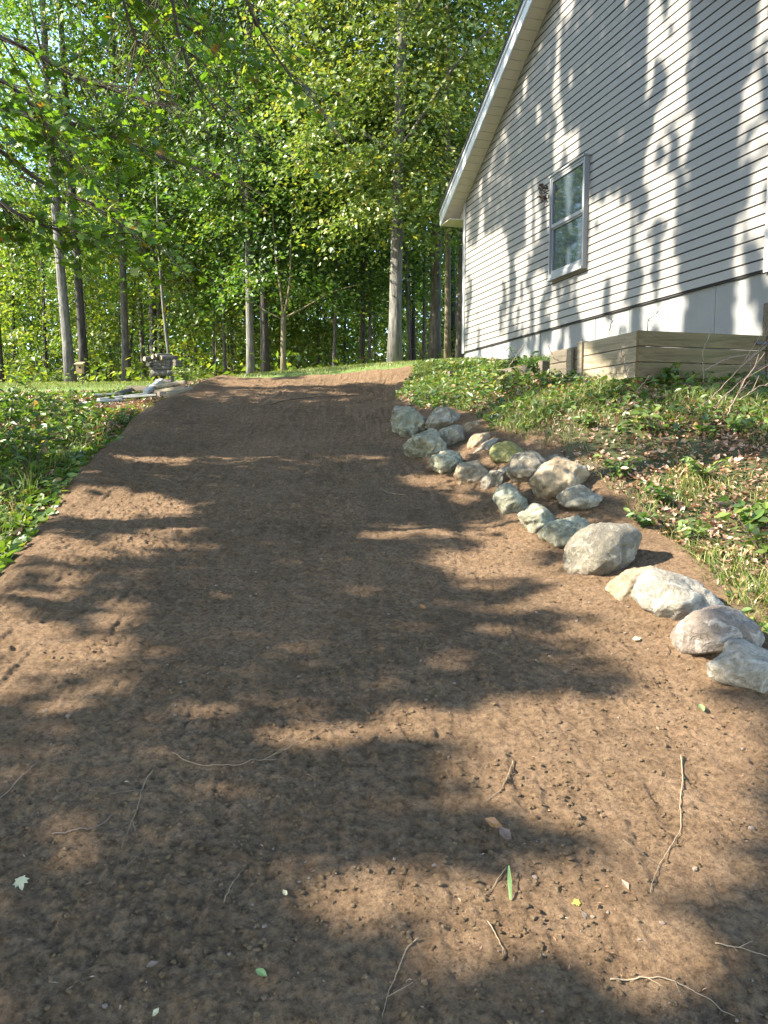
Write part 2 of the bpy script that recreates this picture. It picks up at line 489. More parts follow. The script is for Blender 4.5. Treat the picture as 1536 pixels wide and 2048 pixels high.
_ctl += [(1.55, 3.3, .70), (1.62, 4.1, .90), (1.9, 3.8, .84), (2.6, 4.2, 1.0), (1.45, 5.1, 1.20), (1.63, 5.2, 1.25), (2.33, 4.9, 1.2), (2.3, 5.6, 1.49), (2.75, 5.8, 1.66),
         (1.25, 6.1, 1.42), (1.48, 6.3, 1.62), (1.96, 7.0, 1.98), (2.2, 6.6, 1.93), (.9, 7.3, 1.62), (.60, 8.6, 1.86), (1.2, 8.2, 2.0), (.69, 9.5, 2.02), (1.83, 8.5, 2.2), (1.58, 10.5, 2.42),
         (1.48, 12.5, 2.64), (1.46, 14.35, 2.88), (.3, 11, 2.15), (.9, 11, 2.32), (2, 2.5, .50), (1.8, 1.5, .3), (3, 3, .7), (4, 4, 1.1), (3.5, 6.5, 1.92), (3, 6.4, 1.88), (4.5, 6.5, 2.0),
         (6, 6, 2.0), (5, 3, 1.0), (3.6, 7.3, 2.1), (2.4, 7.1, 2.08), (5, 12, 2.8), (10, 12, 2.8), (10, 8, 2.4), (3, 0, .1), (10, 0, .5)]
_ctl = np.array(_ctl)
def _tps_k(d2): return np.where(d2 > 0, .5 * d2 * np.log(d2 + 1e-12), 0.0)
def _tps_fit():
    n = len(_ctl); xy = _ctl[:, :2]
    d2 = ((xy[:, None] - xy[None]) ** 2).sum(-1)
    A = np.zeros((n + 3, n + 3))
    A[:n, :n] = _tps_k(d2) + np.eye(n) * .08
    A[:n, n] = 1; A[:n, n + 1:] = xy; A[n:, :n] = A[:n, n:].T
    return np.linalg.solve(A, np.concatenate([_ctl[:, 2], np.zeros(3)]))
_W = _tps_fit()
def H0(x, y):
    x = np.asarray(x, float); y = np.asarray(y, float)
    shp = np.broadcast(x, y).shape
    xf, yf = np.broadcast_to(x, shp).ravel(), np.broadcast_to(y, shp).ravel()
    out = np.empty(len(xf))
    for i in range(0, len(xf), 40000):
        a, b = xf[i:i + 40000], yf[i:i + 40000]
        d2 = (a[:, None] - _ctl[None, :, 0]) ** 2 + (b[:, None] - _ctl[None, :, 1]) ** 2
        out[i:i + 40000] = _tps_k(d2) @ _W[:-3] + _W[-3] + _W[-2] * a + _W[-1] * b
    return out.reshape(shp)
_gx, _gy = np.arange(-24, 24.01, .15), np.arange(-6, 70.01, .15)
_tab = H0(*np.meshgrid(_gx, _gy))
def H(x, y):
    x = np.clip(np.asarray(x, float), -23.9, 23.8); y = np.clip(np.asarray(y, float), -5.9, 69.8)
    u, v = (x + 24) / .15, (y + 6) / .15
    i, j = np.floor(u).astype(int), np.floor(v).astype(int)
    fu, fv = u - i, v - j
    return (_tab[j, i] * (1 - fu) + _tab[j, i + 1] * fu) * (1 - fv) + (_tab[j + 1, i] * (1 - fu) + _tab[j + 1, i + 1] * fu) * fv

def dirt_detail(x, y):
    """relief of the raked soil, in metres above H"""
    z = .045 * (fbm(x * .9, y * .9, 3, 3) - .5)
    z += .022 * (fbm(x * 3.5 + 4, y * 3.5, 3, 8) - .5)
    rough = .45 + .9 * vnoise(x * 1.5, y * 1.5, 15) ** 2
    z += .010 * (fbm(x * 15, y * 15, 2, 21) - .5) * rough
    z += .018 * (fbm(x * 36, y * 36, 2, 23, .7) - .5) * (.4 + .8 * rough)
    z += .016 * (fbm(x * 26 + .3 * y, y * 2.6, 2, 25) - .5)                       # drag marks along the drive
    z += .016 * np.maximum(fbm(x * 42, y * 42, 2, 31, .7) - .5, 0) * rough
    for (x0, x1, ph) in ((-1.55, -1.95, .0), (-.15, -.75, .4), (.75, .05, .8)):      # tracked machine's tread marks
        xc = np.interp(y, [1, 13], [x0, x1]) + .12 * np.sin(y * .7 + ph * 5)
        w = np.clip(1 - np.abs(x - xc) / .17, 0, 1) ** .5
        vis = np.clip((vnoise(x * .8 + 9, y * .55 + ph, 77) - .42) * 4, 0, 1)
        z -= w * vis * .014
        z += w * vis * .010 * np.sin((y + .3 * x) * 2 * np.pi / .085)
    return z

def HD(x, y):
    """height of whatever lies on top: soil inside the drive, else ground"""
    x = np.asarray(x, float); y = np.asarray(y, float)
    e = np.minimum(x - xl(y), xg(y) - x)
    inside = np.clip(e / .12, 0, 1)
    return H(x, y) + inside * (.035 + dirt_detail(x, y) + mound(x, y))

def hit(px, py, fn=None):
    fn = fn or HD
    ys = np.arange(.7, 60, .01)
    a, b = (px - CX) / F, (CY - py) / F
    dy, dz = CP + b * SP, b * CP - SP
    k = ys / dy
    below = EYE + dz * k <= fn(a * k, ys)
    i = int(np.argmax(below)) if below.any() else len(ys) - 1
    return np.array([a * k[i], ys[i], EYE + dz * k[i]])

stones = [  # px cx, cy, w, h, roll, kind, facets, rough, label
    (801, 829, 46, 42, -20, 'grey', 9, .35, 'upright grey slab at the far end of the stone edging'),
    (818, 851, 60, 62, -30, 'green', 8, .45, 'rough grey-green stone second from the far end of the edging'),
    (851, 895, 78, 66, 25, 'green', 8, .5, 'long craggy grey-green stone on the soil edge at the drive bend'),
    (886, 841, 66, 46, 0, 'grey', 9, .25, 'flat-topped grey stone high on the bank at the far end'),
    (905, 877, 50, 46, 0, 'grey', 10, .25, 'blocky grey stone with a flat top in the middle of the far cluster'),
    (898, 928, 66, 48, -15, 'green', 9, .5, 'pale crumbling stone low on the soil beside the drive'),
    (947, 854, 38, 24, 0, 'tan', 7, .3, 'smallest tan stone high on the bank by the weeds'),
    (958, 884, 54, 28, -28, 'tan', 4, .2, 'slim tan cobble tilted on the bank'),
    (968, 900, 62, 20, -38, 'grey', 6, .25, 'thin grey slab standing on edge between cobbles'),
    (1013, 908, 66, 50, 0, 'moss', 6, .2, 'mossy yellow-green rounded stone on the bank'),
    (942, 947, 62, 48, -5, 'tan', 7, .25, 'pinkish-tan rounded stone low on the bank below the slab'),
    (992, 961, 62, 40, -48, 'grey', 6, .25, 'narrow grey stone leaning diagonally below the mossy one'),
    (1056, 940, 80, 66, 15, 'dark', 5, .2, 'smooth dark grey boulder beside the big tan one'),
    (1117, 959, 106, 84, -12, 'tan', 8, .2, 'big angular tan boulder at the top of the bank'),
    (1110, 917, 30, 18, 0, 'grey', 6, .2, 'small grey stone peeping from behind the big tan boulder'),
    (1022, 1001, 58, 66, 10, 'green', 10, .3, 'pale green-grey angular block on the edge of the soil'),
    (1163, 1001, 86, 50, 5, 'grey', 6, .3, 'light-topped grey stone set in the soil under the grass'),
    (1070, 1042, 70, 60, 10, 'green', 7, .3, 'wedge-shaped grey stone with pale veins on the soil edge'),
    (1136, 1065, 94, 70, -8, 'green', 8, .4, 'broken-edged pale grey stone next to the largest boulder'),
    (1201, 1107, 134, 106, -8, 'dark', 4, .18, 'large smooth grey and ochre boulder in the middle of the row'),
    (1267, 1171, 102, 64, -35, 'tan', 5, .22, 'speckled brownish stone between the ochre and the white boulder'),
    (1354, 1198, 150, 100, 10, 'pale', 5, .15, 'white sunlit boulder, brightest of the row'),
    (1431, 1273, 144, 112, -10, 'mauve', 5, .18, 'mauve-grey boulder streaked with white veins'),
    (1492, 1342, 136, 104, 12, 'pale', 7, .2, 'white speckled boulder at the near end of the row'),
]
_sp = []
for q in stones:
    b_ = hit(q[0], q[1] + q[3] * .46, H); w_ = q[2] * b_[1] / F * .5
    _sp.append((b_[0], b_[1] + w_ * .3, w_))
_sp = np.array(_sp)
def mound(x, y):
    out = np.zeros(np.broadcast(x, y).shape)
    for sx_, sy_, w_ in _sp:
        out = np.maximum(out, (.015 + .10 * w_) * np.exp(-((x - sx_) ** 2 + (y - sy_) ** 2) / (2 * (w_ * 1.15) ** 2)))
    return out

# ground: one sheet out to the horizon, denser near the drive
def axis(lo, hi, fine_lo, fine_hi, fine, grow=1.12):
    a = list(np.arange(fine_lo, fine_hi + 1e-6, fine))
    s = fine; x = fine_hi
    while x < hi: s *= grow; x += s; a.append(min(x, hi))
    s = fine; x = fine_lo
    while x > lo: s *= grow; x -= s; a.insert(0, max(x, lo))
    return np.array(a)
ax, ay = axis(-180, 180, -7, 5, .07), axis(-80, 260, .5, 20, .08)
gx, gy = np.meshgrid(ax, ay)
gz = H0(gx, gy)
near = (gy < 40) & (np.abs(gx) < 24)
gz = gz + np.where(near, .10 * (fbm(gx * 1.1, gy * 1.1, 4, 50) - .5), 0)
e = np.minimum(gx - xl(gy), xg(gy) - gx)
gz -= np.where((gy < 13.6) & (gy > .2), np.clip((e + .05) / .15, 0, 1) * .14, 0)
nx, ny = len(ax), len(ay)
idx = np.arange(nx * ny).reshape(ny, nx)
quads = np.stack([idx[:-1, :-1], idx[:-1, 1:], idx[1:, 1:], idx[1:, :-1]], -1).reshape(-1, 4)
tag(link_mesh('ground', np_mesh('ground', np.stack([gx, gy, gz], -1).reshape(-1, 3), quads, True), MAT['ground']), kind='structure')

# the raked soil drive
ys = [.9]
while ys[-1] < 14.2: ys.append(ys[-1] + max(.0080, .0042 * ys[-1]))
ys = np.array(ys)
tt = np.linspace(0, 1, 600)
dyy = np.repeat(ys[:, None], len(tt), 1)
lft = xl(dyy) - .12 + .06 * (fbm(dyy * 1.5, dyy * 0 + 3, 3, 90) - .5)
rgt = xg(dyy) + .24 + .30 * (fbm(dyy * 1.9, dyy * 0 + 8, 3, 91) - .5)
endtaper = np.clip((14.2 - dyy) / .8, 0, 1)
dxx = lft + (rgt - lft) * tt[None]
ed = np.minimum(dxx - lft, rgt - dxx)
k = np.clip(ed / .16, 0, 1); k = k * k * (3 - 2 * k)
ridge = .06 * np.exp(-((dxx - lft - .28) / .22) ** 2)
dzz = H(dxx, dyy) + (k * endtaper) * (.035 + dirt_detail(dxx, dyy) + mound(dxx, dyy) + ridge) - (1 - k * endtaper) * .09
idx = np.arange(dxx.size).reshape(dxx.shape)
quads = np.stack([idx[:-1, :-1], idx[:-1, 1:], idx[1:, 1:], idx[1:, :-1]], -1).reshape(-1, 4)
tag(link_mesh('dirt_driveway', np_mesh('dirt_driveway', np.stack([dxx, dyy, dzz], -1).reshape(-1, 3), quads, True), MAT['dirt']), kind='structure')

# lawn strip beyond the crest
lx, ly = np.meshgrid(np.arange(-16, 2.3, .2), np.arange(12.6, 19.6, .2))
edge = 18.2 + 1.0 * fbm(lx * .4, lx * 0, 2, 61) + np.clip(lx * .05, -1, .2)
low = np.clip((ly - edge) / .8, 0, 1) + np.clip((13.6 + np.clip(-lx - 3, 0, 3) * .5 - ly) / .6, 0, 1)
lz = H(lx, ly) + .05 - .22 * np.clip(low, 0, 1) + .03 * (fbm(lx * 2, ly * 2, 3, 66) - .5)
idx = np.arange(lx.size).reshape(lx.shape)
quads = np.stack([idx[:-1, :-1], idx[:-1, 1:], idx[1:, 1:], idx[1:, :-1]], -1).reshape(-1, 4)
tag(link_mesh('lawn', np_mesh('lawn', np.stack([lx, ly, lz], -1).reshape(-1, 3), quads, True), MAT['lawn']), kind='structure')

# ------------------------------------------------------------------ the house
LX, LY, WW = 1.463, 14.35, 7.46
US = np.array([.2761, -.9611]); UN = np.array([-.9611, -.2761])
Z0, ZE, SLOPE, OVH, OVE, LAP = 3.095, 5.75, .583, .28, .46, .1016
def WP(s, z, out): return (LX + US[0] * s + UN[0] * out, LY + US[1] * s + UN[1] * out, z)
ZPK = ZE + SLOPE * WW / 2
house = empty('house', WP(WW / 2, 2.0, -4.0), 'grey vinyl-sided house with a steep gable above the grass bank', 'house')
_inv = Vector(house.location)
def hpart(name, mb, mat, smooth=False, parent=house):
    vs = [v - np.array(_inv) for v in mb.v]; mb.v = vs
    if parent is house: return mb.build(name, mat, house, smooth)
    return mb.build(name, mat, parent, smooth)
def wall_hex(mb, s0, s1, z0, z1, o0, o1, sl0=0.0, sl1=0.0):
    """box in wall coordinates; z may slope with s (sl0 at s0, sl1 at s1 added to z)"""
    mb.hexa([WP(s0, z0 + sl0, o0), WP(s1, z0 + sl1, o0), WP(s1, z0 + sl1, o1), WP(s0, z0 + sl0, o1),
             WP(s0, z1 + sl0, o0), WP(s1, z1 + sl1, o0), WP(s1, z1 + sl1, o1), WP(s0, z1 + sl0, o1)])
mb = MB()   # body of the house behind the siding
DEP = 8.5
mb.add([WP(0, Z0 - .005, -.004), WP(WW, Z0 - .005, -.004), WP(WW, ZE, -.004), WP(WW / 2, ZPK, -.004), WP(0, ZE, -.004)] +
       [WP(0, Z0 - .005, -DEP), WP(WW, Z0 - .005, -DEP), WP(WW, ZE, -DEP), WP(WW / 2, ZPK, -DEP), WP(0, ZE, -DEP)],
       [(0, 1, 6, 5), (1, 2, 7, 6), (2, 3, 8, 7), (3, 4, 9, 8), (4, 0, 5, 9), (0, 4, 2, 1), (5, 6, 7, 9)], [(4, 3, 2), (9, 7, 8)])
hpart('wall', mb, MAT['shadowgap'])
i = 0
while True:   # gable siding, lap by lap
    z0, z1 = Z0 + i * LAP, Z0 + (i + 1) * LAP
    if z1 > ZPK - .05: break
    a0 = max(.075, (z0 - ZE) / SLOPE if z0 > ZE else 0); a1 = max(.075, (z1 - ZE) / SLOPE if z1 > ZE else 0)
    ob, ot = .018 + RG.uniform(-.0012, .0012), .012
    zg = z0 + .013
    sj = RG.uniform(1.6, 5.8)
    cuts = [(a0, a1, sj, sj), (sj, sj, WW - a0, WW - a1)] if a1 + .3 < sj < WW - a1 - .3 else [(a0, a1, WW - a0, WW - a1)]
    for kq, (p0, p1, q0, q1) in enumerate(cuts):
        dj = .0022 * kq
        mb = MB()
        mb.hexa([WP(p0, zg, -.002), WP(q0, zg, -.002), WP(q0, zg, ob + dj), WP(p0, zg, ob + dj),
                 WP(p1, z1, -.002), WP(q1, z1, -.002), WP(q1, z1, ot + dj), WP(p1, z1, ot + dj)])
        hpart('siding_panel', mb, MAT['siding'])
    i += 1
for s0, s1 in ((-.03, .075), (WW - .075, WW + .03)):
    mb = MB(); wall_hex(mb, s0, s1, Z0 - .02, ZE - .01, -.06, .03)
    hpart('corner_trim', mb, MAT['trim'])
nf = 10
for q in range(nf):   # poured foundation, panel by panel
    s0, s1 = -.0 + WW * q / nf + .004, WW * (q + 1) / nf - .004
    mb = MB(); wall_hex(mb, s0, s1, 1.6, Z0 - .012, -.2, -.010 + RG.uniform(-.003, .003))
    hpart('foundation_panel', mb, MAT['concrete'])
mb = MB(); wall_hex(mb, .01, WW - .01, Z0 - .012, Z0 + .004, -.02, .012)
hpart('starter_strip', mb, MAT['shadowgap'])
# rake soffit, piece by piece
step = .135
s = -OVE
while s < WW / 2 - .01:
    e1 = min(s + step - .010, WW / 2)
    mb = MB(); wall_hex(mb, s, e1, ZE - .012 + RG.uniform(-.001, .001), ZE, .0, OVH, SLOPE * s, SLOPE * e1)
    hpart('soffit_panel', mb, MAT['soffit'])
    s += step
mb = MB(); wall_hex(mb, WW / 2, WW + OVE, ZE - .012, ZE, .0, OVH, SLOPE * WW / 2, -SLOPE * OVE)
hpart('soffit_panel', mb, MAT['soffit'])
for (s0, s1, l0, l1) in ((-OVE - .02, WW / 2, -SLOPE * (OVE + .02), SLOPE * WW / 2), (WW / 2, WW + OVE + .02, SLOPE * WW / 2, -SLOPE * (OVE + .02))):
    mb = MB(); wall_hex(mb, s0, s1, ZE - .03, ZE + .135, OVH + .001, OVH + .026, l0, l1)
    hpart('rake_fascia', mb, MAT['fascia'])
    mb = MB(); wall_hex(mb, s0, s1, ZE + .136, ZE + .20, OVH - .01, OVH + .045, l0, l1)
    hpart('drip_edge', mb, MAT['fascia'])
    mb = MB(); wall_hex(mb, s0, s1, ZE + .201, ZE + .25, -DEP, OVH + .06, l0, l1)
    hpart('roof', mb, MAT['roof'])
    mb = MB(); wall_hex(mb, s0 + .02, s1 - .02, ZE + .004, ZE + .13, -DEP, OVH - .012, l0 + SLOPE * .02 * (1 if s0 < 0 else -1), l1 - SLOPE * .02 * (1 if s1 < WW else -1))
    hpart('roof_deck', mb, MAT['shadowgap'])
ze2 = ZE - SLOPE * OVE
mb = MB(); mb.add([WP(-.031, ZE - SLOPE * .031 - .014, -.001), WP(-.031, ze2 - .01, -.001), WP(-OVE + .02, ze2 - .01, -.001)] + [WP(-.031, ZE - SLOPE * .031 - .014, -.6), WP(-.031, ze2 - .01, -.6), WP(-OVE + .02, ze2 - .01, -.6)],
                  [(0, 1, 4, 3), (1, 2, 5, 4), (2, 0, 3, 5)], [(0, 2, 1), (3, 4, 5)])
hpart('eave_return', mb, MAT['soffit'])
mb = MB(); wall_hex(mb, -OVE - .02, -.032, ze2 - .028, ze2 - .013, -DEP, OVH)
hpart('eave_soffit', mb, MAT['soffit'])
mb = MB(); wall_hex(mb, -OVE - .045, -OVE - .021, ze2 - .03, ze2 + .12, -DEP, OVH + .02)
hpart('eave_fascia', mb, MAT['fascia'])

# the window
def sfrac(px):
    t = (px - 925.) / 598.
    return 2 * t / (1 + t) * WW
ws0, ws1 = sfrac(1098), sfrac(1165.5)
def wall_z(px, py, s):
    Y = LY + US[1] * s
    return P(px, py, Y)[2]
wz0, wz1 = wall_z(1097, 560, ws0), wall_z(1102, 358, ws0)
win = empty('window', (0, 0, 0)); win.parent = house
def wpart(name, s0, s1, z0, z1, o0, o1, mat):
    mb = MB(); wall_hex(mb, s0, s1, z0, z1, o0, o1 + .024); return hpart(name, mb, MAT[mat], parent=win)
fw = .03
wpart('frame', ws0, ws0 + fw, wz0, wz1, 0, .062, 'window_frame'); wpart('frame', ws1 - fw, ws1, wz0, wz1, 0, .062, 'window_frame')
wpart('frame', ws0 + fw, ws1 - fw, wz1 - fw, wz1, 0, .060, 'window_frame'); wpart('sill', ws0 + fw, ws1 - fw, wz0, wz0 + .06, 0, .064, 'window_frame')
wpart('sill', ws0 - .006, ws1 + .006, wz0 - .03, wz0 - .001, 0, .085, 'window_frame')
wpart('drip_cap', ws0 - .006, ws1 + .006, wz1 + .001, wz1 + .022, 0, .08, 'window_frame')
zm = (wz0 + wz1) / 2
ia, ib = ws0 + fw, ws1 - fw
for (za, zb, o) in ((zm, wz1 - fw, .052), (wz0 + .06, zm + .02, .034)):
    sw = .032
    wpart('sash', ia, ia + sw, za, zb, .002, o, 'window_frame'); wpart('sash', ib - sw, ib, za, zb, .002, o, 'window_frame')
    wpart('sash', ia + sw, ib - sw, za, za + .045, .002, o - .001, 'window_frame'); wpart('sash', ia + sw, ib - sw, zb - .04, zb, .002, o - .001, 'window_frame')
    wpart('pane', ia + sw, ib - sw, za + .045, zb - .04, .0025, o - .020, 'glass')

# ------------------------------------------------------------------ treated-timber retaining box beside the house
QX, QY = 2.215, 6.80
ZT = P(1271, 660, QY)[2]
FD = np.array([.9611, .2761])     # along the front face, towards the house corner
bx = empty('retaining_box', (QX, QY, 2.0), 'stained timber retaining box of stacked boards at the house corner', 'timber box')
_b = np.array(bx.location)
def bhex(name, o, d1, l0, l1, d2, t0, t1, z0, z1, mat, label=None, bev=.004):
    """board from l0..l1 along d1, t0..t1 along d2; local x runs along the board"""
    o = np.asarray(o, float)
    c = [(*(o + d1 * a + d2 * b), z) for z in (z0, z1) for (a, b) in ((l0, t0), (l1, t0), (l1, t1), (l0, t1))]
    m = MB(); base = np.array([*(o + d1 * l0 + d2 * t0), z0])
    ang = math.atan2(d1[1], d1[0])
    R = np.array([[math.cos(-ang), -math.sin(-ang), 0], [math.sin(-ang), math.cos(-ang), 0], [0, 0, 1]])
    m.hexa([R @ (np.array(p) - base) for p in c])
    ob = m.build(name, MAT[mat], bx)
    ob.location = base - _b; ob.rotation_euler = (0, 0, ang)
    md = ob.modifiers.new('bevel', 'BEVEL'); md.width = bev; md.segments = 1
    if label: ob['label'] = label
    return ob
bh = .1365
for r in range(3):
    zt = ZT - r * bh
    w = RG.uniform(-.003, .003)
    bhex('board', (QX, QY), FD, .0, 1.34, np.array([-US[0], -US[1]]), w, .04 + w, zt - bh + .004, zt - .002, 'pt_wood')
    bhex('board', (QX, QY), np.array([-.2761, .9611]), .045, .92, FD, w * .6, .04 + w * .6, zt - bh + .004, zt - .002, 'old_wood')
WB = np.array([-.2761, .9611])
bhex('post', (QX, QY), WB, .925, 1.015, FD, -.02, .07, ZT - .55, ZT + .012, 'old_wood')
for r in range(2):
    zt = ZT - .01 - r * bh
    bhex('board', (QX, QY), WB, 1.02, 1.72, FD, .06, .10, zt - bh + .004, zt - .002, 'dark_wood')
bhex('post', (QX, QY), WB, 1.20, 1.29, FD, .02, .055, ZT - .5, ZT - .03, 'old_wood')
for (kk, zz, w) in ((1.78, ZT - .05, .10), (2.55, ZT - .06, .09), (2.95, ZT - .06, .09), (4.6, ZT + .06, .09)):
    bhex('post', (QX, QY), WB, kk, kk + w, FD, .0, .09, zz - .5, zz - .05, 'dark_wood')
bhex('board', (QX, QY), WB, 1.9, 5.6, FD, .1, .14, ZT - .40, ZT - .09, 'dark_wood')
bhex('corner_post', (QX, QY), FD, .02, .10, WB, .045, .125, ZT - .62, ZT - .02, 'rust')
for zz in (ZT - .085, ZT - .36):
    bhex('bracket', (QX, QY), FD, 1.22, 1.36, WB, -.012, -.004, zz, zz + .03, 'black', bev=.001)
bhex('corner_post', (QX, QY), FD, 1.345, 1.42, WB, -.02, .07, ZT - .62, ZT + .3, 'dark_wood')

# ------------------------------------------------------------------ field stones along the bank
def ico(n):
    t = (1 + 5 ** .5) / 2
    v = [(-1, t, 0), (1, t, 0), (-1, -t, 0), (1, -t, 0), (0, -1, t), (0, 1, t), (0, -1, -t), (0, 1, -t), (t, 0, -1), (t, 0, 1), (-t, 0, -1), (-t, 0, 1)]
    f = [(0, 11, 5), (0, 5, 1), (0, 1, 7), (0, 7, 10), (0, 10, 11), (1, 5, 9), (5, 11, 4), (11, 10, 2), (10, 7, 6), (7, 1, 8), (3, 9, 4), (3, 4, 2), (3, 2, 6), (3, 6, 8), (3, 8, 9), (4, 9, 5), (2, 4, 11), (6, 2, 10), (8, 6, 7), (9, 8, 1)]
    v = [tuple(np.array(p) / np.linalg.norm(p)) for p in v]
    for _ in range(n):
        c, g = {}, []
        def mid(a, b):
            key = (min(a, b), max(a, b))
            if key not in c:
                p = np.array(v[a]) + np.array(v[b]); v.append(tuple(p / np.linalg.norm(p))); c[key] = len(v) - 1
            return c[key]
        for a, b, d in f:
            x, y, z = mid(a, b), mid(b, d), mid(d, a)
            g += [(a, x, z), (b, y, x), (d, z, y), (x, y, z)]
        f = g
    return np.array(v), np.array(f)
IV4, IF4 = ico(4)
IV0, IF0 = ico(0)
def n3(p, s, seed):
    return (vnoise(p[:, 0] * s + seed, p[:, 1] * s + .7 * p[:, 2] * s, seed) + vnoise(p[:, 1] * s + 5, p[:, 2] * s - .6 * p[:, 0] * s, seed + 1) + vnoise(p[:, 2] * s + 3, p[:, 0] * s + .4 * p[:, 1] * s, seed + 2)) / 3
def rock(seed, facets, rough):
    r = np.random.default_rng(seed)
    p = IV4.copy()
    rad = np.ones(len(p))
    for q in range(max(3, facets - 2)):
        n = norm(r.normal(size=3)); d = r.uniform(.66, .93)
        c = p @ n
        rad = np.minimum(rad, np.where(c > .05, d / np.maximum(c, .05), 9))
    rad = np.minimum(rad, 1.0)
    q = p * rad[:, None]
    q *= (1 + ((n3(p, 1.5, seed) - .5) * .75 + rough * ((n3(p, 4.5, seed + 5) - .5) * .9 + (n3(p, 13, seed + 9) - .5) * .5)) + (n3(p, 26, seed + 3) - .5) * .06)[:, None]
    return q
SM = {
    'grey': stone_mat('grey_fieldstone', (0.152, 0.132, 0.092), (0.315, 0.280, 0.207), (0.399, 0.370, 0.273)),
    'green': stone_mat('lichen_stone', (0.158, 0.150, 0.101), (0.315, 0.300, 0.207), (0.462, 0.450, 0.317)),
    'moss': stone_mat('mossy_stone', (0.137, 0.130, 0.048), (0.273, 0.255, 0.101), (0.221, 0.235, 0.075), .4, .3),
    'tan': stone_mat('tan_fieldstone', (0.200, 0.145, 0.084), (0.357, 0.280, 0.176), (0.420, 0.360, 0.255), .4, .4),
    'dark': stone_mat('dark_fieldstone', (0.105, 0.092, 0.067), (0.231, 0.198, 0.141), (0.326, 0.295, 0.220)),
    'pale': stone_mat('pale_granite', (0.202, 0.172, 0.126), (0.344, 0.304, 0.236), (0.420, 0.384, 0.310), .7, .2),
    'mauve': stone_mat('veined_granite', (0.151, 0.116, 0.088), (0.252, 0.208, 0.162), (0.411, 0.368, 0.302), .7, .2),
}
for i, (cx, cy, w, h, roll, kind, fac, rough, label) in enumerate(stones):
    base = hit(cx, cy + h * .46, H)
    d = base[1]
    sc = d / F / (CP)
    W, Hh = w * sc * .5, h * sc * .5
    q = rock(100 + i * 7, fac, rough)
    q /= np.abs(q[:, [0, 2]]).max(0).mean()
    q = q * np.array([W * 1.19, (W + Hh) * .63, Hh * 1.2])
    a = math.radians(-roll)
    c, s_ = math.cos(a), math.sin(a)
    q = q @ np.array([[c, 0, s_], [0, 1, 0], [-s_, 0, c]])
    ctr = P(cx, cy, d + .25 * W)
    lift = ctr - base
    me = np_mesh('field_stone', q + np.array([0, 0, lift[2]]), IF4, True)
    o = link_mesh('field_stone', me, SM[kind], None, (ctr[0], ctr[1], base[2]))
    tag(o, label, 'stone', 'field stones edging the drive')

# ------------------------------------------------------------------ trees
def crown_mesh(name, seed, z0, z1, rad, n_cl, per, leaf=.13, flat=.13, low=.25, cl=(.5, 1.2), shape=OUT_DIAMOND, up=.55):
    """leaf sprays spread through a crown; clusters are thin tilted discs"""
    r = np.random.default_rng(seed)
    zz = z0 + (z1 - z0) * r.random(n_cl) ** .9
    prof = np.sin(np.clip((zz - z0) / (z1 - z0), 0, 1) * math.pi * .86 + .28) ** .7
    prof = np.maximum(prof, low)
    rr = rad * prof * np.sqrt(r.uniform(.06, 1, n_cl))
    th = r.uniform(0, 2 * np.pi, n_cl)
    c = np.stack([rr * np.cos(th), rr * np.sin(th), zz], 1)
    cn = norm(np.stack([.55 * np.cos(th) + r.normal(0, .3, n_cl), .55 * np.sin(th) + r.normal(0, .3, n_cl), np.ones(n_cl)], 1))
    cr = r.uniform(*cl, n_cl)
    k = np.repeat(np.arange(n_cl), per)
    a, b = frames(cn, r.uniform(0, 6.28, n_cl))
    rho = np.sqrt(r.random(len(k))) * cr[k]; ph = r.uniform(0, 6.283, len(k))
    pos = c[k] + a[k] * (rho * np.cos(ph))[:, None] + b[k] * (rho * np.sin(ph))[:, None] * .75 + cn[k] * (r.normal(0, flat, len(k)) * cr[k])[:, None]
    pos[:, 2] -= .25 * rho ** 2 / cr[k]
    nn = norm(cn[k] * .8 + r.normal(0, .38, (len(k), 3)))
    v, f = scatter(shape, pos, nn, leaf * r.uniform(.65, 1.3, len(k)))
    return np_mesh(name, v, f)

def trunk_path(h, lean=(0, 0), bend=.12, seed=0, n=14):
    r = np.random.default_rng(seed)
    t = np.linspace(0, 1, n)
    p = np.stack([lean[0] * t * h + bend * np.sin(t * 4 + r.uniform(0, 6)) - 0, lean[1] * t * h + bend * np.cos(t * 3.3 + r.uniform(0, 6)), t * h - .25], 1)
    p[:, :2] -= p[0, :2]
    return p

def trunk_mesh(h, r0, lean=(0, 0), bend=.12, seed=0, flare=.35):
    p = trunk_path(h, lean, bend, seed)
    t = np.linspace(0, 1, len(p))
    rad = r0 * (1 - .72 * t) * (1 + flare * np.exp(-t * h / .35))
    m = MB(); m.tube(p, rad, 10, .10, seed)
    return m.mesh('trunk', True), p

def add_limbs(root, p, seed, zlo, count, length, r0, bark):
    r = np.random.default_rng(seed)
    for q in range(count):
        z = r.uniform(zlo, .92)
        i = min(int(z * (len(p) - 1)), len(p) - 2)
        th = r.uniform(0, 6.283)
        L = length * r.uniform(.6, 1.1) * (1.15 - .6 * z)
        t = np.linspace(0, 1, 6)
        b = p[i] + np.stack([np.cos(th) * L * t, np.sin(th) * L * t, L * (.75 * t - .25 * t * t) + .05 * np.sin(t * 7 + q)], 1)
        m = MB(); m.tube(b, r0 * (1 - .75 * z) * (1 - .85 * t) + .004, 5)
        m.build('limb', MAT[bark], root, True)

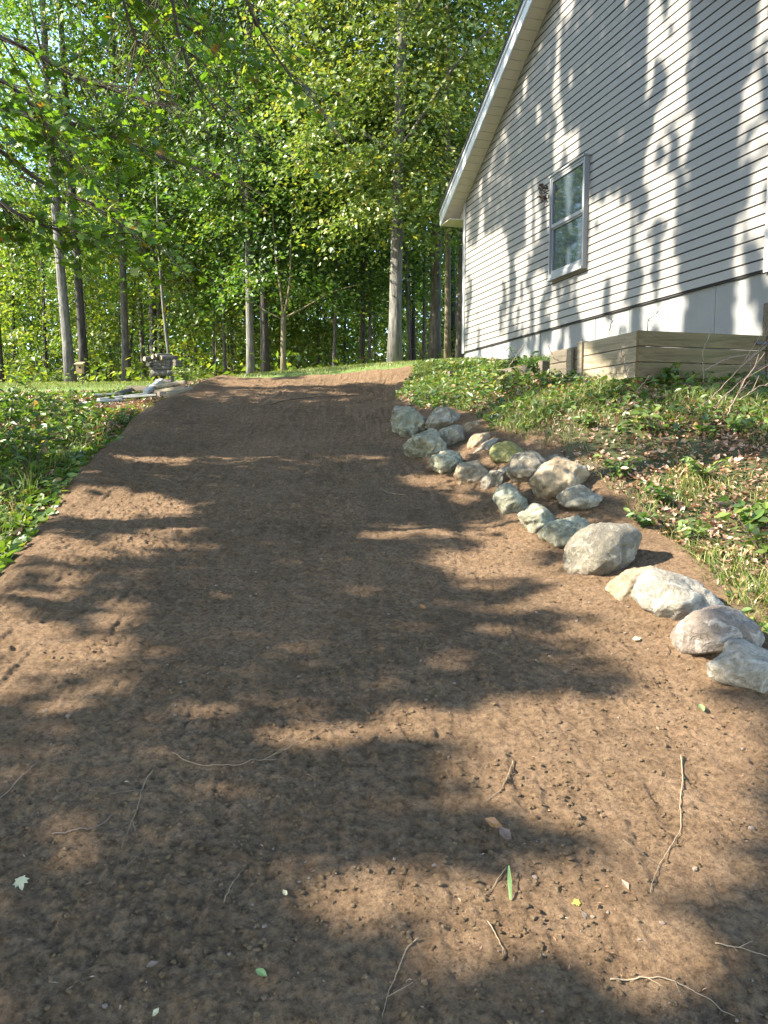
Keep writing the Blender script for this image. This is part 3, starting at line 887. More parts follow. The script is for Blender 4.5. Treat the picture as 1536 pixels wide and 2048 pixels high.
CROWN = {
    'mid_a': crown_mesh('crown', 1, 3.0, 14.5, 2.7, 215, 70),
    'mid_b': crown_mesh('crown', 2, 3.8, 15.5, 2.5, 190, 70),
    'tall': crown_mesh('crown', 3, 7.0, 17.0, 2.4, 120, 70),
    'big': crown_mesh('crown', 4, 3.0, 15.0, 3.5, 680, 85, .12, low=.5),
    'low': crown_mesh('crown', 5, 2.0, 7.5, 2.6, 170, 75, .115, low=.5),
    'sapling_a': crown_mesh('crown', 6, .7, 6.0, 1.8, 90, 50, .12, low=.6, cl=(.35, .75)),
    'sapling_b': crown_mesh('crown', 7, .2, 4.2, 2.0, 80, 50, .12, low=.7, cl=(.35, .7)),
    'thin': crown_mesh('crown', 8, 4.0, 12.0, 1.8, 70, 60, .12, low=.5),
}
TRK = {}
def tree(name, px, Y, r0, h, bark, crown, leaf, label, group, lean=(0, 0), bend=.1, seed=0, limbs=7, zlo=.35, llen=3.2, rz=None, X=None, sc=1.0):
    if X is None: Y = Y + max(0.0, 700 - px) / 700 * 4.5
    x = (px - CX) / F * Y if X is None else X
    z = float(H(x, Y))
    root = empty(name, (x, Y, z), label, 'tree', group)
    me, p = trunk_mesh(h, r0, lean, bend, seed)
    m = link_mesh('trunk', me, MAT[bark], root)
    if limbs:
        add_limbs(root, p, seed + 50, zlo, limbs, llen, r0 * .5, bark)
    if crown:
        c = link_mesh('crown', CROWN[crown], None, root)
        if not CROWN[crown].materials: CROWN[crown].materials.append(MAT['leaf_mid'])
        c.material_slots[0].link = 'OBJECT'; c.material_slots[0].material = MAT[leaf]
        c.rotation_euler = (0, 0, rz if rz is not None else random.uniform(0, 6.28))
        s = sc * random.uniform(.92, 1.08)
        c.scale = (s, s, s)
    return root
GW = 'trees at the edge of the wood'
tree('ash_tree', 150, 17, .135, 17, 'bark_grey', 'tall', 'leaf_mid', 'tall pale grey tree leaning slightly above the birdhouse', GW, (-.016, 0), .16, 1)
tree('oak_tree', 177, 18.2, .125, 16, 'bark_dark', 'mid_a', 'leaf_mid', 'dark-barked tree standing just behind the pale grey one with the birdhouse', GW, (-.012, 0), .08, 2)
tree('maple_tree', 258, 19, .105, 15, 'bark_mid', 'mid_b', 'leaf_mid', 'grey-brown trunk midway between the birdhouse and the firewood stack', GW, (0, 0), .05, 3)
tree('oak_tree', 313, 22, .12, 16, 'bark_dark', 'mid_a', 'leaf_yellow', 'dark left trunk of the close pair behind the firewood stack', GW, (0, 0), .06, 4)
tree('oak_tree', 325, 22.5, .12, 15, 'bark_mid', None, 'leaf_mid', 'brown right trunk of the close pair behind the firewood stack', GW, (.01, 0), .06, 5)
tree('birch_tree', 352, 17.5, .045, 9, 'bark_grey', 'thin', 'leaf_mid', 'thin pale curved sapling rising beside the firewood stack', GW, (-.035, 0), .14, 6, 4)
tree('ash_tree', 505, 18, .098, 15, 'bark_grey', 'mid_b', 'leaf_mid', 'grey trunk on the lawn edge, left of a black trunk', GW, (.006, 0), .08, 7)
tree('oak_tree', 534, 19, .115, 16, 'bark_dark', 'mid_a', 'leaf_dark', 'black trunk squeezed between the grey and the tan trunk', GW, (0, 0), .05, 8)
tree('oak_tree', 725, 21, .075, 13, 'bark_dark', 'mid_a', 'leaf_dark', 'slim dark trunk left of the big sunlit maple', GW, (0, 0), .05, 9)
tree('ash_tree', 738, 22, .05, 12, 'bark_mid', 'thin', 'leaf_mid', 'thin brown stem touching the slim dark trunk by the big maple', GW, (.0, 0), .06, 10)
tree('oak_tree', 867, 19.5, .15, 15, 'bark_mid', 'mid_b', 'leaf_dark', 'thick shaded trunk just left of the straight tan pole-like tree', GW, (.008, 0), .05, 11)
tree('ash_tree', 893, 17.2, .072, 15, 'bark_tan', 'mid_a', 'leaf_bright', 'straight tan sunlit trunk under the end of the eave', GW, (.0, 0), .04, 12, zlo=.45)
tree('oak_tree', 918, 19, .11, 14, 'bark_mid', 'thin', 'leaf_mid', 'dim trunk half hidden by the far corner of the house', GW, (0, 0), .05, 13)
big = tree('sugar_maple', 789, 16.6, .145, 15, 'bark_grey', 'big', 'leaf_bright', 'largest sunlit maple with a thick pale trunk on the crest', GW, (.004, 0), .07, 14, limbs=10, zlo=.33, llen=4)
# the low forked tree
fk = empty('forked_tree', ((569 - CX) / F * 18.6, 18.6, float(H((569 - CX) / F * 18.6, 18.6))), 'small tan tree forking low into a wide branch over the lawn', 'tree', GW)
m = MB()
m.tube([(0, 0, -.2), (0, 0, .5), (.01, 0, 1.1), (.02, .02, 1.52)], [.085, .068, .062, .066], 9, .08, 3)
m.build('trunk', MAT['bark_tan'], fk, True)
for pts, r0 in (([(.02, .02, 1.48), (.12, .02, 1.9), (.22, .0, 2.25), (.2, .05, 3.1), (.3, 0, 4.2)], .05), ([(.02, .02, 1.45), (-.02, 0, 2.0), (-.15, 0, 2.8), (-.2, 0, 4)], .045),
                ([(.03, .02, 1.45), (.4, 0, 1.62), (.75, -.1, 1.8), (1.2, -.15, 2.05), (1.9, -.2, 2.2)], .036), ([(.0, .02, 1.42), (-.3, 0, 1.55), (-.7, .1, 1.8), (-1.3, .1, 2.1)], .022)):
    m = MB(); pp = smooth_path(pts, 10); m.tube(pp, np.linspace(r0, r0 * .3, 10) * .72, 7); m.build('limb', MAT['bark_tan'], fk, True)
c = link_mesh('crown', CROWN['low'], None, fk); CROWN['low'].materials.append(MAT['leaf_mid']); c.material_slots[0].link = 'OBJECT'; c.material_slots[0].material = MAT['leaf_mid']
c.scale = (1.1, .8, 1); c.location = (.2, 0, 0)
# trees further in
GI = 'trees standing inside the wood'
inner = [(12, 20, .09, 'bark_dark', 'thin', 'leaf_mid', 'dark trunk at the far left edge of the wood'),
         (38, 26, .07, 'bark_dark', 'mid_b', 'leaf_yellow', 'thin dark trunk second from the far left'),
         (100, 24, .075, 'bark_dark', 'thin', 'leaf_yellow', 'pair of dark stems left of the pale birdhouse tree'),
         (202, 27, .085, 'bark_dark', 'thin', 'leaf_yellow', 'black trunk deep in the wood right of the birdhouse'),
         (228, 30, .06, 'bark_dark', 'thin', 'leaf_yellow', 'slender black stem left of the grey-brown trunk'),
         (295, 26, .10, 'bark_mid', 'thin', 'leaf_yellow', 'brown leaning trunk left of the firewood stack'),
         (385, 27, .10, 'bark_dark', 'mid_b', 'leaf_mid', 'crooked dark trunk right of the firewood stack'),
         (432, 30, .07, 'bark_mid', 'thin', 'leaf_yellow', 'slim brown trunk over the gap right of the fern'),
         (470, 26, .06, 'bark_dark', 'mid_a', 'leaf_mid', 'dim stem left of the grey lawn-edge trunk'),
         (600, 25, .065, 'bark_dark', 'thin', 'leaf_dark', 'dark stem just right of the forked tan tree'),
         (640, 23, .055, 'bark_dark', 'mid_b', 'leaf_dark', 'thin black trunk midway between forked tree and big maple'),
         (665, 28, .07, 'bark_mid', 'thin', 'leaf_mid', 'grey stem in the shaded gap left of the big maple'),
         (690, 26, .05, 'bark_dark', 'thin', 'leaf_mid', 'leaning thin stem in the shaded gap near the big maple'),
         (828, 24, .06, 'bark_dark', 'thin', 'leaf_mid', 'black stem just right of the big maple'),
         (845, 22, .05, 'bark_mid', 'thin', 'leaf_mid', 'slanting grey stem between big maple and thick shaded trunk'),
         (455, 20.5, .05, 'bark_mid', 'low', 'leaf_mid', 'young low-branched maple left of the grey lawn-edge trunk'),
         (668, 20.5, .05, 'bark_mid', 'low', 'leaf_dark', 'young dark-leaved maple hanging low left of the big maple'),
         (395, 23.5, .06, 'bark_mid', 'low', 'leaf_mid', 'low leafy tree behind the fern'),
         (820, 20.5, .05, 'bark_mid', 'low', 'leaf_mid', 'low leafy tree just behind the big maple'),
         (905, 25, .09, 'bark_dark', 'thin', 'leaf_mid', 'black trunk behind the straight tan tree')]
for i, (px, Y, r0, bk, cr, lf, lab) in enumerate(inner):
    tree('wood_tree', px, Y, r0, 15, bk, cr, lf, lab, GI, (random.uniform(-.02, .02), 0), .1, 30 + i, 5, .4, 2.6)
MARKS = [(0, 'the far left edge'), (100, 'the pair of dark stems'), (150, 'the birdhouse tree'), (202, 'the black trunk past the birdhouse'), (258, 'the grey-brown trunk'), (318, 'the firewood stack'), (385, 'the fern'),
         (445, 'the gap past the fern'), (505, 'the grey lawn-edge trunk'), (570, 'the forked tan tree'), (640, 'the thin black trunk'), (725, 'the slim dark trunk'), (789, 'the big maple'), (867, 'the thick shaded trunk'), (930, 'the house corner')]
USED = {}
def where_label(head, px, tail):
    mx, nm = min(MARKS, key=lambda q: abs(q[0] - px))
    side = 'right behind' if abs(px - mx) < 7 else ('left of' if px < mx else 'right of')
    for extra in ('', 'taller ', 'slanting ', 'farther '):
        lab = f'{extra}{head} {side} {nm}{tail}'
        if lab not in USED: break
    USED[lab] = 1
    return lab
for i in range(28):
    px = -20 + i * 35 + random.uniform(-12, 12); Y = random.uniform(27, 42)
    bk = random.choice(['bark_dark', 'bark_dark', 'bark_mid']); ln_ = random.uniform(-.05, .05)
    pxe = px
    tree('slender_tree', px, Y, random.uniform(.03, .08), random.uniform(9, 14), bk, None if i % 2 else 'thin', random.choice(['leaf_yellow', 'leaf_mid']),
         where_label(f"slender {'black' if bk == 'bark_dark' else 'brown'} stem", pxe, ', deep in the wood'), 'slender stems deep in the wood', (ln_, 0), .2, 200 + i, 2, .3, 1.6)
for i in range(28):
    px = -40 + i * 37 + random.uniform(-20, 20); Y = random.choice([22.5, 25, 28, 31, 35, 39]) + random.uniform(-1, 1)
    lf = random.choice(['leaf_yellow', 'leaf_yellow', 'leaf_mid']) if px < 560 else random.choice(['leaf_mid', 'leaf_yellow', 'leaf_yellow'])
    tone = {'leaf_yellow': 'yellow-green', 'leaf_mid': 'mid-green', 'leaf_dark': 'dark green'}[lf]
    tree('sapling', px, Y, .025, 4.5, 'bark_mid', random.choice(['sapling_a', 'sapling_b']), lf,
         where_label(f'{tone} leafy sapling', px, ', under trees'), 'understorey saplings', (random.uniform(-.05, .05), 0), .1, 300 + i, 1, .3, 1.2, sc=random.uniform(.9, 1.35))
# the far wood that reads as one mass
r = np.random.default_rng(5)
n_cl = 5600
cx_ = r.uniform(-42, 30, n_cl); cy_ = r.uniform(42, 62, n_cl); cz_ = 3.4 + 12 * r.random(n_cl) ** 2.4
kk = np.repeat(np.arange(n_cl), 26)
pos = np.stack([cx_[kk] + r.normal(0, .9, len(kk)), cy_[kk] + r.normal(0, .7, len(kk)), cz_[kk] + r.normal(0, .45, len(kk))], 1)
v, f = scatter(OUT_DIAMOND, pos, norm(r.normal(0, .6, (len(kk), 3)) + np.array([0, 0, .7])), r.uniform(.3, .55, len(kk)))
tag(link_mesh('far_woods', np_mesh('far_woods', v, f), MAT['leaf_mid']), 'green mass of far foliage behind the trunks', 'woods', kind='stuff')

# ------------------------------------------------------------------ sun patches: where the photograph has gaps in the canopy
def in_ell(px, py, L):
    m = np.zeros(len(px), bool)
    for cx, cy, rx, ry in L: m |= ((px - cx) / rx) ** 2 + ((py - cy) / ry) ** 2 < 1
    return m
LIT = [(820, 1085, 85, 21), (250, 1030, 150, 30), (90, 1060, 90, 32), (130, 1130, 140, 26), (300, 1110, 90, 14), (30, 1190, 60, 40), (60, 1300, 110, 45), (180, 1330, 130, 30), (30, 1410, 60, 40),
       (600, 772, 230, 7), (720, 762, 110, 16), (270, 826, 70, 10), (860, 745, 90, 18), (200, 905, 40, 20), (340, 935, 80, 10),
       (890, 975, 70, 22), (965, 1000, 60, 26), (1010, 1080, 110, 26), (1000, 1150, 110, 30), (1080, 1110, 60, 36), (1150, 1180, 80, 22), (1100, 1240, 90, 14),
       (1240, 1215, 90, 50), (1330, 1290, 100, 75), (1430, 1370, 80, 45), (1390, 1190, 60, 60), (1440, 1270, 80, 70), (1490, 1340, 80, 70), (1060, 1290, 80, 14),
       (1290, 1520, 270, 90), (1480, 1700, 70, 60), (1230, 1620, 100, 70), (1440, 1540, 140, 90), (1190, 1540, 90, 60), (1130, 1470, 120, 30), (870, 1490, 90, 18), (1460, 1640, 80, 30), (680, 1500, 50, 20),
       (1220, 1830, 170, 50), (1350, 1720, 90, 34), (1110, 1910, 90, 46), (1400, 1970, 150, 80), (890, 1830, 110, 34), (1480, 1800, 60, 40), (770, 1870, 30, 60), (1230, 1910, 60, 40), (980, 1960, 60, 30)]
DIM = [(150, 1090, 330, 110), (130, 1330, 260, 130), (430, 1420, 260, 50), (620, 930, 200, 26), (1080, 1620, 170, 50), (1260, 1520, 330, 110), (1250, 1260, 150, 110), (1040, 1130, 150, 80), (1150, 1860, 330, 110), (1430, 1740, 130, 120), (560, 800, 180, 16)]
def wall_lit(s, z):
    n = .5 * fbm(s * 3.0 + .3 * z, z * .75, 4, 400) + .5 * fbm(s * 8, z * 2.4, 3, 410)
    thr = np.full(len(s), .54)
    def band(a, b, dv, za=0, zb=20): 
        thr[(s > a) & (s < b) & (z > za) & (z < zb)] += dv
    band(6.36, 6.98, .30)                     # trunk shade near the corner
    band(5.45, 6.30, -.15)                    # broad sunlit streak
    band(5.0, 5.45, .06, 4.2)
    band(4.55, 4.95, .12, 5.0)
    band(4.3, 5.3, -.10, 0, 4.6)
    band(0, 1.6, -.17, 0, 4.9)
    band(1.6, 3.0, -.06, 0, 4.4)
    band(2.1, 3.4, .04, 5.0)
    band(6.98, 8, -.06)
    return n > thr
def sunlit(pos, rng, ground_noise=True):
    """follow each leaf's shadow to where it lands; True where the photograph shows sun there"""
    n = len(pos)
    hitp = np.full((n, 3), np.nan); done = np.zeros(n, bool); wall = np.zeros(n, bool)
    for t in np.arange(.5, 34, .12):
        q = pos - SUN * t
        rel = q[:, :2] - np.array([LX, LY])
        s = rel @ US; o = rel @ UN
        w = (~done) & (o < 0) & (s > -.3) & (s < WW + .3) & (q[:, 2] > 2.2) & (q[:, 2] < 8.2)
        g = (~done) & ~w & (q[:, 2] < H(q[:, 0], q[:, 1]))
        hitp[w | g] = q[w | g]; wall |= w; done |= w | g
        if done.all(): break
    px, py = proj(np.nan_to_num(hitp, nan=-50))
    ok = done & (hitp[:, 1] > .8)
    px = np.where(ok, px, -9e3)
    jx = (fbm(hitp[:, 0] * 2.5, hitp[:, 1] * 2.5, 2, 55) - .5) * 40
    jy = (fbm(hitp[:, 0] * 2.5 + 9, hitp[:, 1] * 2.5, 2, 56) - .5) * 18
    g = ok & ~wall
    lit = g & in_ell(px + jx, py + jy, [(a, b, c + 6 + 34 * (b > 1350), d + 2 + 22 * (b > 1350)) for a, b, c, d in LIT])
    dim = g & in_ell(px + jx, py + jy, DIM) & (rng.random(n) < .72) & (fbm(hitp[:, 0] * 3, hitp[:, 1] * 3, 3, 57) > .40)
    hx, hy = np.nan_to_num(hitp[:, 0]), np.nan_to_num(hitp[:, 1])
    slope = g & (hx > xg(hy) + .05) & (hx < 4) & (hy > 3.2) & (hy < 13) & ~((px > 1270) & (py < 815))
    lit |= slope & (fbm(hx * 2.2, hy * 2.2, 3, 58) > .27)
    weeds = g & (hx < xl(hy) - .15) & (hx > -9) & (fbm(hx * 2.0, hy * 2.0, 3, 59) > .41)
    lawn = g & (hy > 13) & (hy < 20) & (hx > -14) & (fbm(hx * .9, hy * .9, 3, 60) > (.36 if True else .5))
    veil = g & (hx > xl(hy)) & (hx < xg(hy)) & (rng.random(n) < np.where(hy < 6, .26, .10))     # thin canopy: a little sun filters through
    lit |= dim | weeds | lawn | veil
    s = (hitp[:, :2] - np.array([LX, LY])) @ US
    lit |= wall & wall_lit(np.nan_to_num(s), np.nan_to_num(hitp[:, 2]))
    return lit

# shade trees on the left, outside the frame, whose crowns throw the dapple
GS = 'tall trees shading the drive from the left'
def shade_tree(X, Y, h, r0, z0, z1, ra, rb, n, label, seed, yc=0.0):
    root = empty('shade_tree', (X, Y, float(H(X, Y))), label, 'tree', GS)
    me, p = trunk_mesh(h, r0, (0, 0), .12, seed, .2)
    link_mesh('trunk', me, MAT['bark_mid'], root)
    add_limbs(root, p, seed, .35, 6, 3.2, r0 * .3, 'bark_mid')
    r = np.random.default_rng(seed)
    d = norm(r.normal(size=(n, 3))) * (r.random(n) ** (1 / 3))[:, None]
    pos = np.stack([X + d[:, 0] * ra, Y + yc + d[:, 1] * rb, (z0 + z1) / 2 + d[:, 2] * (z1 - z0) / 2 * (1 + .0 * d[:, 0])], 1)
    pos = pos[~sunlit(pos, r)]
    q = pos - SUN * ((pos[:, 0] + 2.4) / SUN[0])[:, None]          # where each leaf's shade meets the overhanging maple
    gap = (q[:, 1] > 3.2) & (q[:, 1] < 7.5) & (q[:, 2] > 3.3) & (q[:, 2] < 5.6) & (fbm(q[:, 1] * 2.2, q[:, 2] * 2.2, 3, 63) > .45)
    pos = pos[~gap]
    nn = norm(r.normal(0, .6, (len(pos), 3)) + np.array([-.3, 0, .8]))
    v, f = scatter(OUT_DIAMOND, pos, nn, .165 * r.uniform(.7, 1.3, len(pos)))
    link_mesh('crown', np_mesh('crown', v - np.array(root.location), f), MAT['leaf_mid'], root)
q = WP(6.66, 4, 0)
def along(pt, X):   # foot of a trunk at X whose shade crosses wall point pt
    t = (X - pt[0]) / SUN_H[0]
    return pt[1] + SUN_H[1] * t
shade_tree(-7.5, along(q, -7.5), 17, .30, 2.6, 16.5, 3.4, 4.0, 50000, 'broad shade tree left of the drive, its trunk shading the house corner', 501)
q2 = WP(5.35, 4, 0)
shade_tree(-8.5, along(q2, -8.5), 16, .09, 3.4, 17.5, 3.6, 3.6, 36000, 'slender-trunked shade tree left of the weeds', 502)
shade_tree(-8.5, .1, 16, .16, 2.2, 14, 3.6, 3.9, 50000, 'shade tree left of the camera', 503, 1.5)
q3 = WP(1.8, 4, 0)
shade_tree(-10.5, along(q3, -10.5), 17, .16, 3.4, 17, 3.6, 3.2, 32000, 'shade tree standing left of the birdhouse tree', 504)
shade_tree(-6.2, -1.8, 14, .2, 2.5, 12, 3.2, 3.0, 25000, 'shade tree behind the camera on the left', 505)

# ------------------------------------------------------------------ overhanging maple, upper left
mp = empty('maple_tree', (-4.9, 4.6, float(H(-4.9, 4.6))), 'overhanging maple with drooping leafy branches across the upper left', 'tree')
mo = np.array(mp.location)
m = MB(); tp = [(-4.9, 4.6, .3), (-4.85, 4.6, 2.0), (-4.8, 4.62, 3.6), (-4.85, 4.6, 5.2), (-4.9, 4.5, 7)]
m.tube(smooth_path(np.array(tp) - mo, 12), np.linspace(.16, .06, 12), 10, .08, 4)
m.build('trunk', MAT['bark_mid'], mp, True)
branches = [
    [(-330, 150, 4.9), (-150, 215, 5.2), (0, 295, 5.4), (110, 375, 5.6), (240, 430, 5.8), (300, 470, 5.9), (350, 530, 6.0)],
    [(-330, 120, 4.8), (-100, 180, 5.0), (40, 215, 5.3), (150, 245, 5.6), (230, 280, 5.8), (330, 325, 6.0), (450, 350, 6.2)],
    [(-200, -420, 4.7), (50, -280, 4.7), (200, -150, 4.8), (245, 0, 5), (262, 60, 5.1), (290, 110, 5.2), (310, 190, 5.3)],
    [(-200, -420, 4.7), (150, -250, 4.9), (330, -100, 5), (355, 70, 5.2), (385, 150, 5.3), (430, 210, 5.4), (490, 280, 5.5)],
    [(-200, -440, 4.7), (250, -300, 4.8), (450, -140, 4.8), (495, 0, 5), (540, 90, 5.1), (580, 150, 5.2), (600, 190, 5.2)],
    [(-330, 260, 4.6), (-120, 330, 4.6), (0, 400, 4.8), (80, 440, 5.0), (150, 470, 5.1), (230, 480, 5.2)],
    [(-330, -60, 5.2), (-100, 40, 5.5), (60, 90, 5.8), (150, 150, 6.0), (260, 200, 6.2), (350, 225, 6.4)],
    [(-330, -20, 4.4), (-100, 110, 4.5), (20, 170, 4.7), (90, 250, 4.8), (140, 330, 4.9)],
    [(-200, -420, 4.9), (100, -200, 5.4), (180, -60, 5.8), (330, 30, 6.2), (420, 90, 6.5), (520, 140, 6.7)],
]
lp, ln = [], []
rm = np.random.default_rng(77)
tw = MB()
for bi, b in enumerate(branches):
    pts = smooth_path([P(*q) for q in b], 34)
    pts[:, 2] += .03 * np.sin(np.linspace(0, 9, 34) + bi)
    st = np.array([-4.83, 4.6, pts[0, 2] - .3])
    full = np.concatenate([[st - mo], pts - mo])
    mb = MB(); mb.tube(full, np.linspace(.026, .004, len(full)), 6); mb.build('branch', MAT['twig'], mp, True)
    fwd = norm(np.gradient(pts, axis=0))
    dens = (92, 86, 66, 105, 98, 74, 92, 48, 110)[bi]
    for q in range(dens):
        i = int(rm.uniform(.18, 1) * 33)
        side = norm(np.cross(fwd[i], [0, 0, 1])) * rm.choice([-1, 1])
        d = norm(fwd[i] * .55 + side * rm.uniform(.4, 1) + np.array([0, 0, rm.uniform(-.35, .12)]))
        L = rm.uniform(.22, .75)
        t = np.linspace(0, 1, 5)
        tp = pts[i] + d * (L * t)[:, None] + np.array([0, 0, -.10]) * (t ** 2)[:, None] * L * 2
        tw.tube(tp - mo, np.linspace(.0035, .0012, 5), 3)
        k = rm.integers(6, 12)
        tt_ = rm.uniform(.2, 1.05, k)
        base = pts[i] + d * (L * tt_)[:, None] + np.array([0, 0, -.2 * L]) * (tt_ ** 2)[:, None]
        lp.append(base + rm.normal(0, .045, (k, 3)) * np.array([1, 1, .6]))
        ln.append(norm(np.array([0, -.12, .75]) + rm.normal(0, .42, (k, 3))))
lp = np.concatenate(lp); ln = np.concatenate(ln)
keep = ~(sunlit(lp, rm) & (rm.random(len(lp)) < .88))
lp, ln = lp[keep], ln[keep]
tag(tw.build('twig', MAT['twig'], mp), kind='stuff')
v, f = scatter(OUT_MAPLE, lp, ln, .074 * rm.uniform(.6, 1.25, len(lp)))
link_mesh('crown', np_mesh('crown', v - mo, f), MAT['leaf_maple'], mp)

# ------------------------------------------------------------------ firewood, timbers, birdhouse, fern
def cyl_log(name, a, b, r, mat, label, cat, group, n=12, sag=0.0, end=True, seed=0):
    a, b = np.asarray(a, float), np.asarray(b, float)
    mid = (a + b) / 2
    m = MB(); t = np.linspace(0, 1, 7)[:, None]
    pts = a + (b - a) * t - mid
    m.tube(pts, [r * .97, r, r * 1.02, r, r * .98, r, r * .96], n, .16, seed)
    o = m.build(name, MAT[mat], None, True, mid)
    tag(o, label, cat, group)
    if end:
        for p, sgn in ((a, -1), (b, 1)):
            d = norm(b - a) * .004 * sgn
            e = MB(); e.tube([p - mid - d * 2, p - mid + d], [r * .9, r * .88], n); e.build('sawn_end', MAT['log_end'], o)
    return o
SY = 15.0
sx0, sx1 = (312 - CX) / F * SY, (353 - CX) / F * SY
zb = float(H((sx0 + sx1) / 2, SY)) + .02
zrow = [float(P(330, y, SY)[2]) for y in (759, 746, 736.5, 730, 724, 718)]
names = ['thick split bottom log of the firewood stack', 'smooth brown round log second from the bottom of the firewood stack', 'thin pale log third from the bottom of the firewood stack',
         'dark thin log in the upper middle of the firewood stack', 'grey log just under the top layer of the firewood stack']
rad = [.075, .062, .040, .034, .036]
for i, nme in enumerate(names):
    dx = random.uniform(-.02, .02)
    z_ = zb + .075 if i == 0 else zrow[i]
    cyl_log('firewood_log', (sx0 + dx + (.06 if i == 0 else 0), SY - .06, z_), (sx1 + dx, SY - .06, z_), rad[i], 'log_bark', nme, 'log', 'logs of the firewood stack', seed=i)
tops = [(-.05, .0, .05, 'left end log on top of the firewood stack'), (.10, .06, .045, 'middle log lying across the top of the firewood stack'), (.26, .03, .05, 'right-hand log lying on top of the firewood stack'), (.17, .10, .04, 'highest small log on the firewood stack')]
for i, (dx, dz, rr, lab) in enumerate(tops):
    x = sx0 + dx; z_ = zrow[5] - .01 + dz * .6
    cyl_log('firewood_log', (x - .06, SY - .15, z_), (x + .16, SY + .12, z_ + .02), rr, 'log_bark', lab, 'log', 'logs of the firewood stack', seed=i + 20)
for i in range(3):
    z_ = zrow[3 + i] if i < 2 else zrow[1]
    cyl_log('firewood_log', (sx1 + .06, SY - .16, z_), (sx1 + .10, SY + .2, z_ + .01), .036, 'log_bark', ['upper', 'top', 'lower'][i] + ' log seen end-on at the right side of the firewood stack', 'log', 'logs of the firewood stack', seed=i + 30)
cyl_log('firewood_log', (sx0 - .05, SY - .15, zrow[3]), (sx0 - .07, SY + .2, zrow[3]), .04, 'log_bark', 'log seen end-on at the left side of the firewood stack', 'log', 'logs of the firewood stack', seed=41)

def timber(a, b, w, h, mat, label, cat, tilt=0.0, round_=False):
    """beam between two points; local x runs along it"""
    a, b = np.asarray(a, float), np.asarray(b, float)
    L = np.linalg.norm(b - a)
    m = MB(); m.box((-L / 2, -w / 2, -h / 2), (L / 2, w / 2, h / 2))
    o = m.build('timber' if cat == 'timber' else 'plank', MAT[mat])
    o.location = (a + b) / 2 + np.array([0, 0, 0.0])
    o.rotation_euler = Vector(b - a).to_track_quat('X', 'Z').to_euler()
    md = o.modifiers.new('bevel', 'BEVEL'); md.width = min(w, h) * (.35 if round_ else .08); md.segments = 3 if round_ else 1
    return tag(o, label, cat, 'timbers dumped beside the drive')
def PT(px, py, Y):
    while True:      # slide along the view ray until the piece clears the ground
        p = P(px, py, Y)
        if p[2] > max(float(HD(p[0], p[1])), float(H(p[0], p[1])) + .05) + .03 or Y < 9: return p
        Y -= .1
timber(PT(306, 776, 13.2), PT(373, 765, 13.8), .09, .085, 'old_wood', 'round-edged landscape timber lying highest on the dumped pile', 'timber', round_=True)
timber(PT(291, 786, 12.7), PT(322, 762, 13.9), .085, .085, 'pale_wood', 'square post slanting steeply across the dumped pile', 'timber')
timber(PT(256, 777, 13.3), PT(300, 777, 13.3), .09, .085, 'dark_wood', 'dark square beam at the back left of the dumped pile', 'timber')
timber(PT(312, 784, 13.0), PT(373, 774, 13.5), .09, .05, 'old_wood', 'thin board under the highest landscape timber', 'plank')
timber(PT(335, 791, 12.7), PT(384, 779, 13.3), .10, .10, 'old_wood', 'thick yellowish landscape timber at the right front of the pile', 'timber', round_=True)
timber(PT(320, 789, 13.1), PT(345, 789, 13.1), .09, .09, 'dark_wood', 'dark beam end in the shadow under the pile', 'timber')
timber(PT(238, 796, 12.5), PT(314, 790, 12.8), .12, .03, 'pale_wood', 'long pale plank on the ground in front of the pile', 'plank')
timber(PT(197, 799, 12.3), PT(292, 788, 12.9), .10, .035, 'pale_wood', 'whitish plank crossing under the slanting post', 'plank')
timber(PT(170, 806, 12.1), PT(240, 799, 12.3), .10, .03, 'pale_wood', 'bluish-white plank end sticking out at the far left', 'plank')
timber(PT(185, 790, 13.1), PT(242, 787, 13.2), .09, .03, 'pale_wood', 'narrow grey plank at the back left of the pile', 'plank')
cyl_log('log', PT(236, 790, 12.9), PT(263, 781, 13.2), .055, 'bark_mid', 'short brown log wedged against the dark beam', 'log', None, seed=60)
# birdhouse on its stake
bp = P(160, 736, 16.6)
bhs = empty('birdhouse', (bp[0], bp[1], bp[2] - .10), 'small wooden birdhouse against the pale grey tree', 'birdhouse')
m = MB(); m.box((-.065, -.06, -.02), (.065, .06, .17)); m.build('box', MAT['bird_wood'], bhs)
m = MB(); m.hexa([(-.09, -.10, .16), (.09, -.10, .16), (.09, .075, .215), (-.09, .075, .215), (-.09, -.10, .18), (.09, -.10, .18), (.09, .075, .235), (-.09, .075, .235)]); m.build('roof', MAT['bird_wood'], bhs)
m = MB(); m.tube([(.02, -.0605, .1), (.02, -.063, .1)], .022, 12); m.build('entrance_hole', MAT['dark_hole'], bhs)  # black disc on the front; the opening's inner shade is its colour
m = MB(); m.tube([(.03, .03, -.9), (.03, .03, -.02)], .014, 6); m.build('stake', MAT['twig'], bhs)
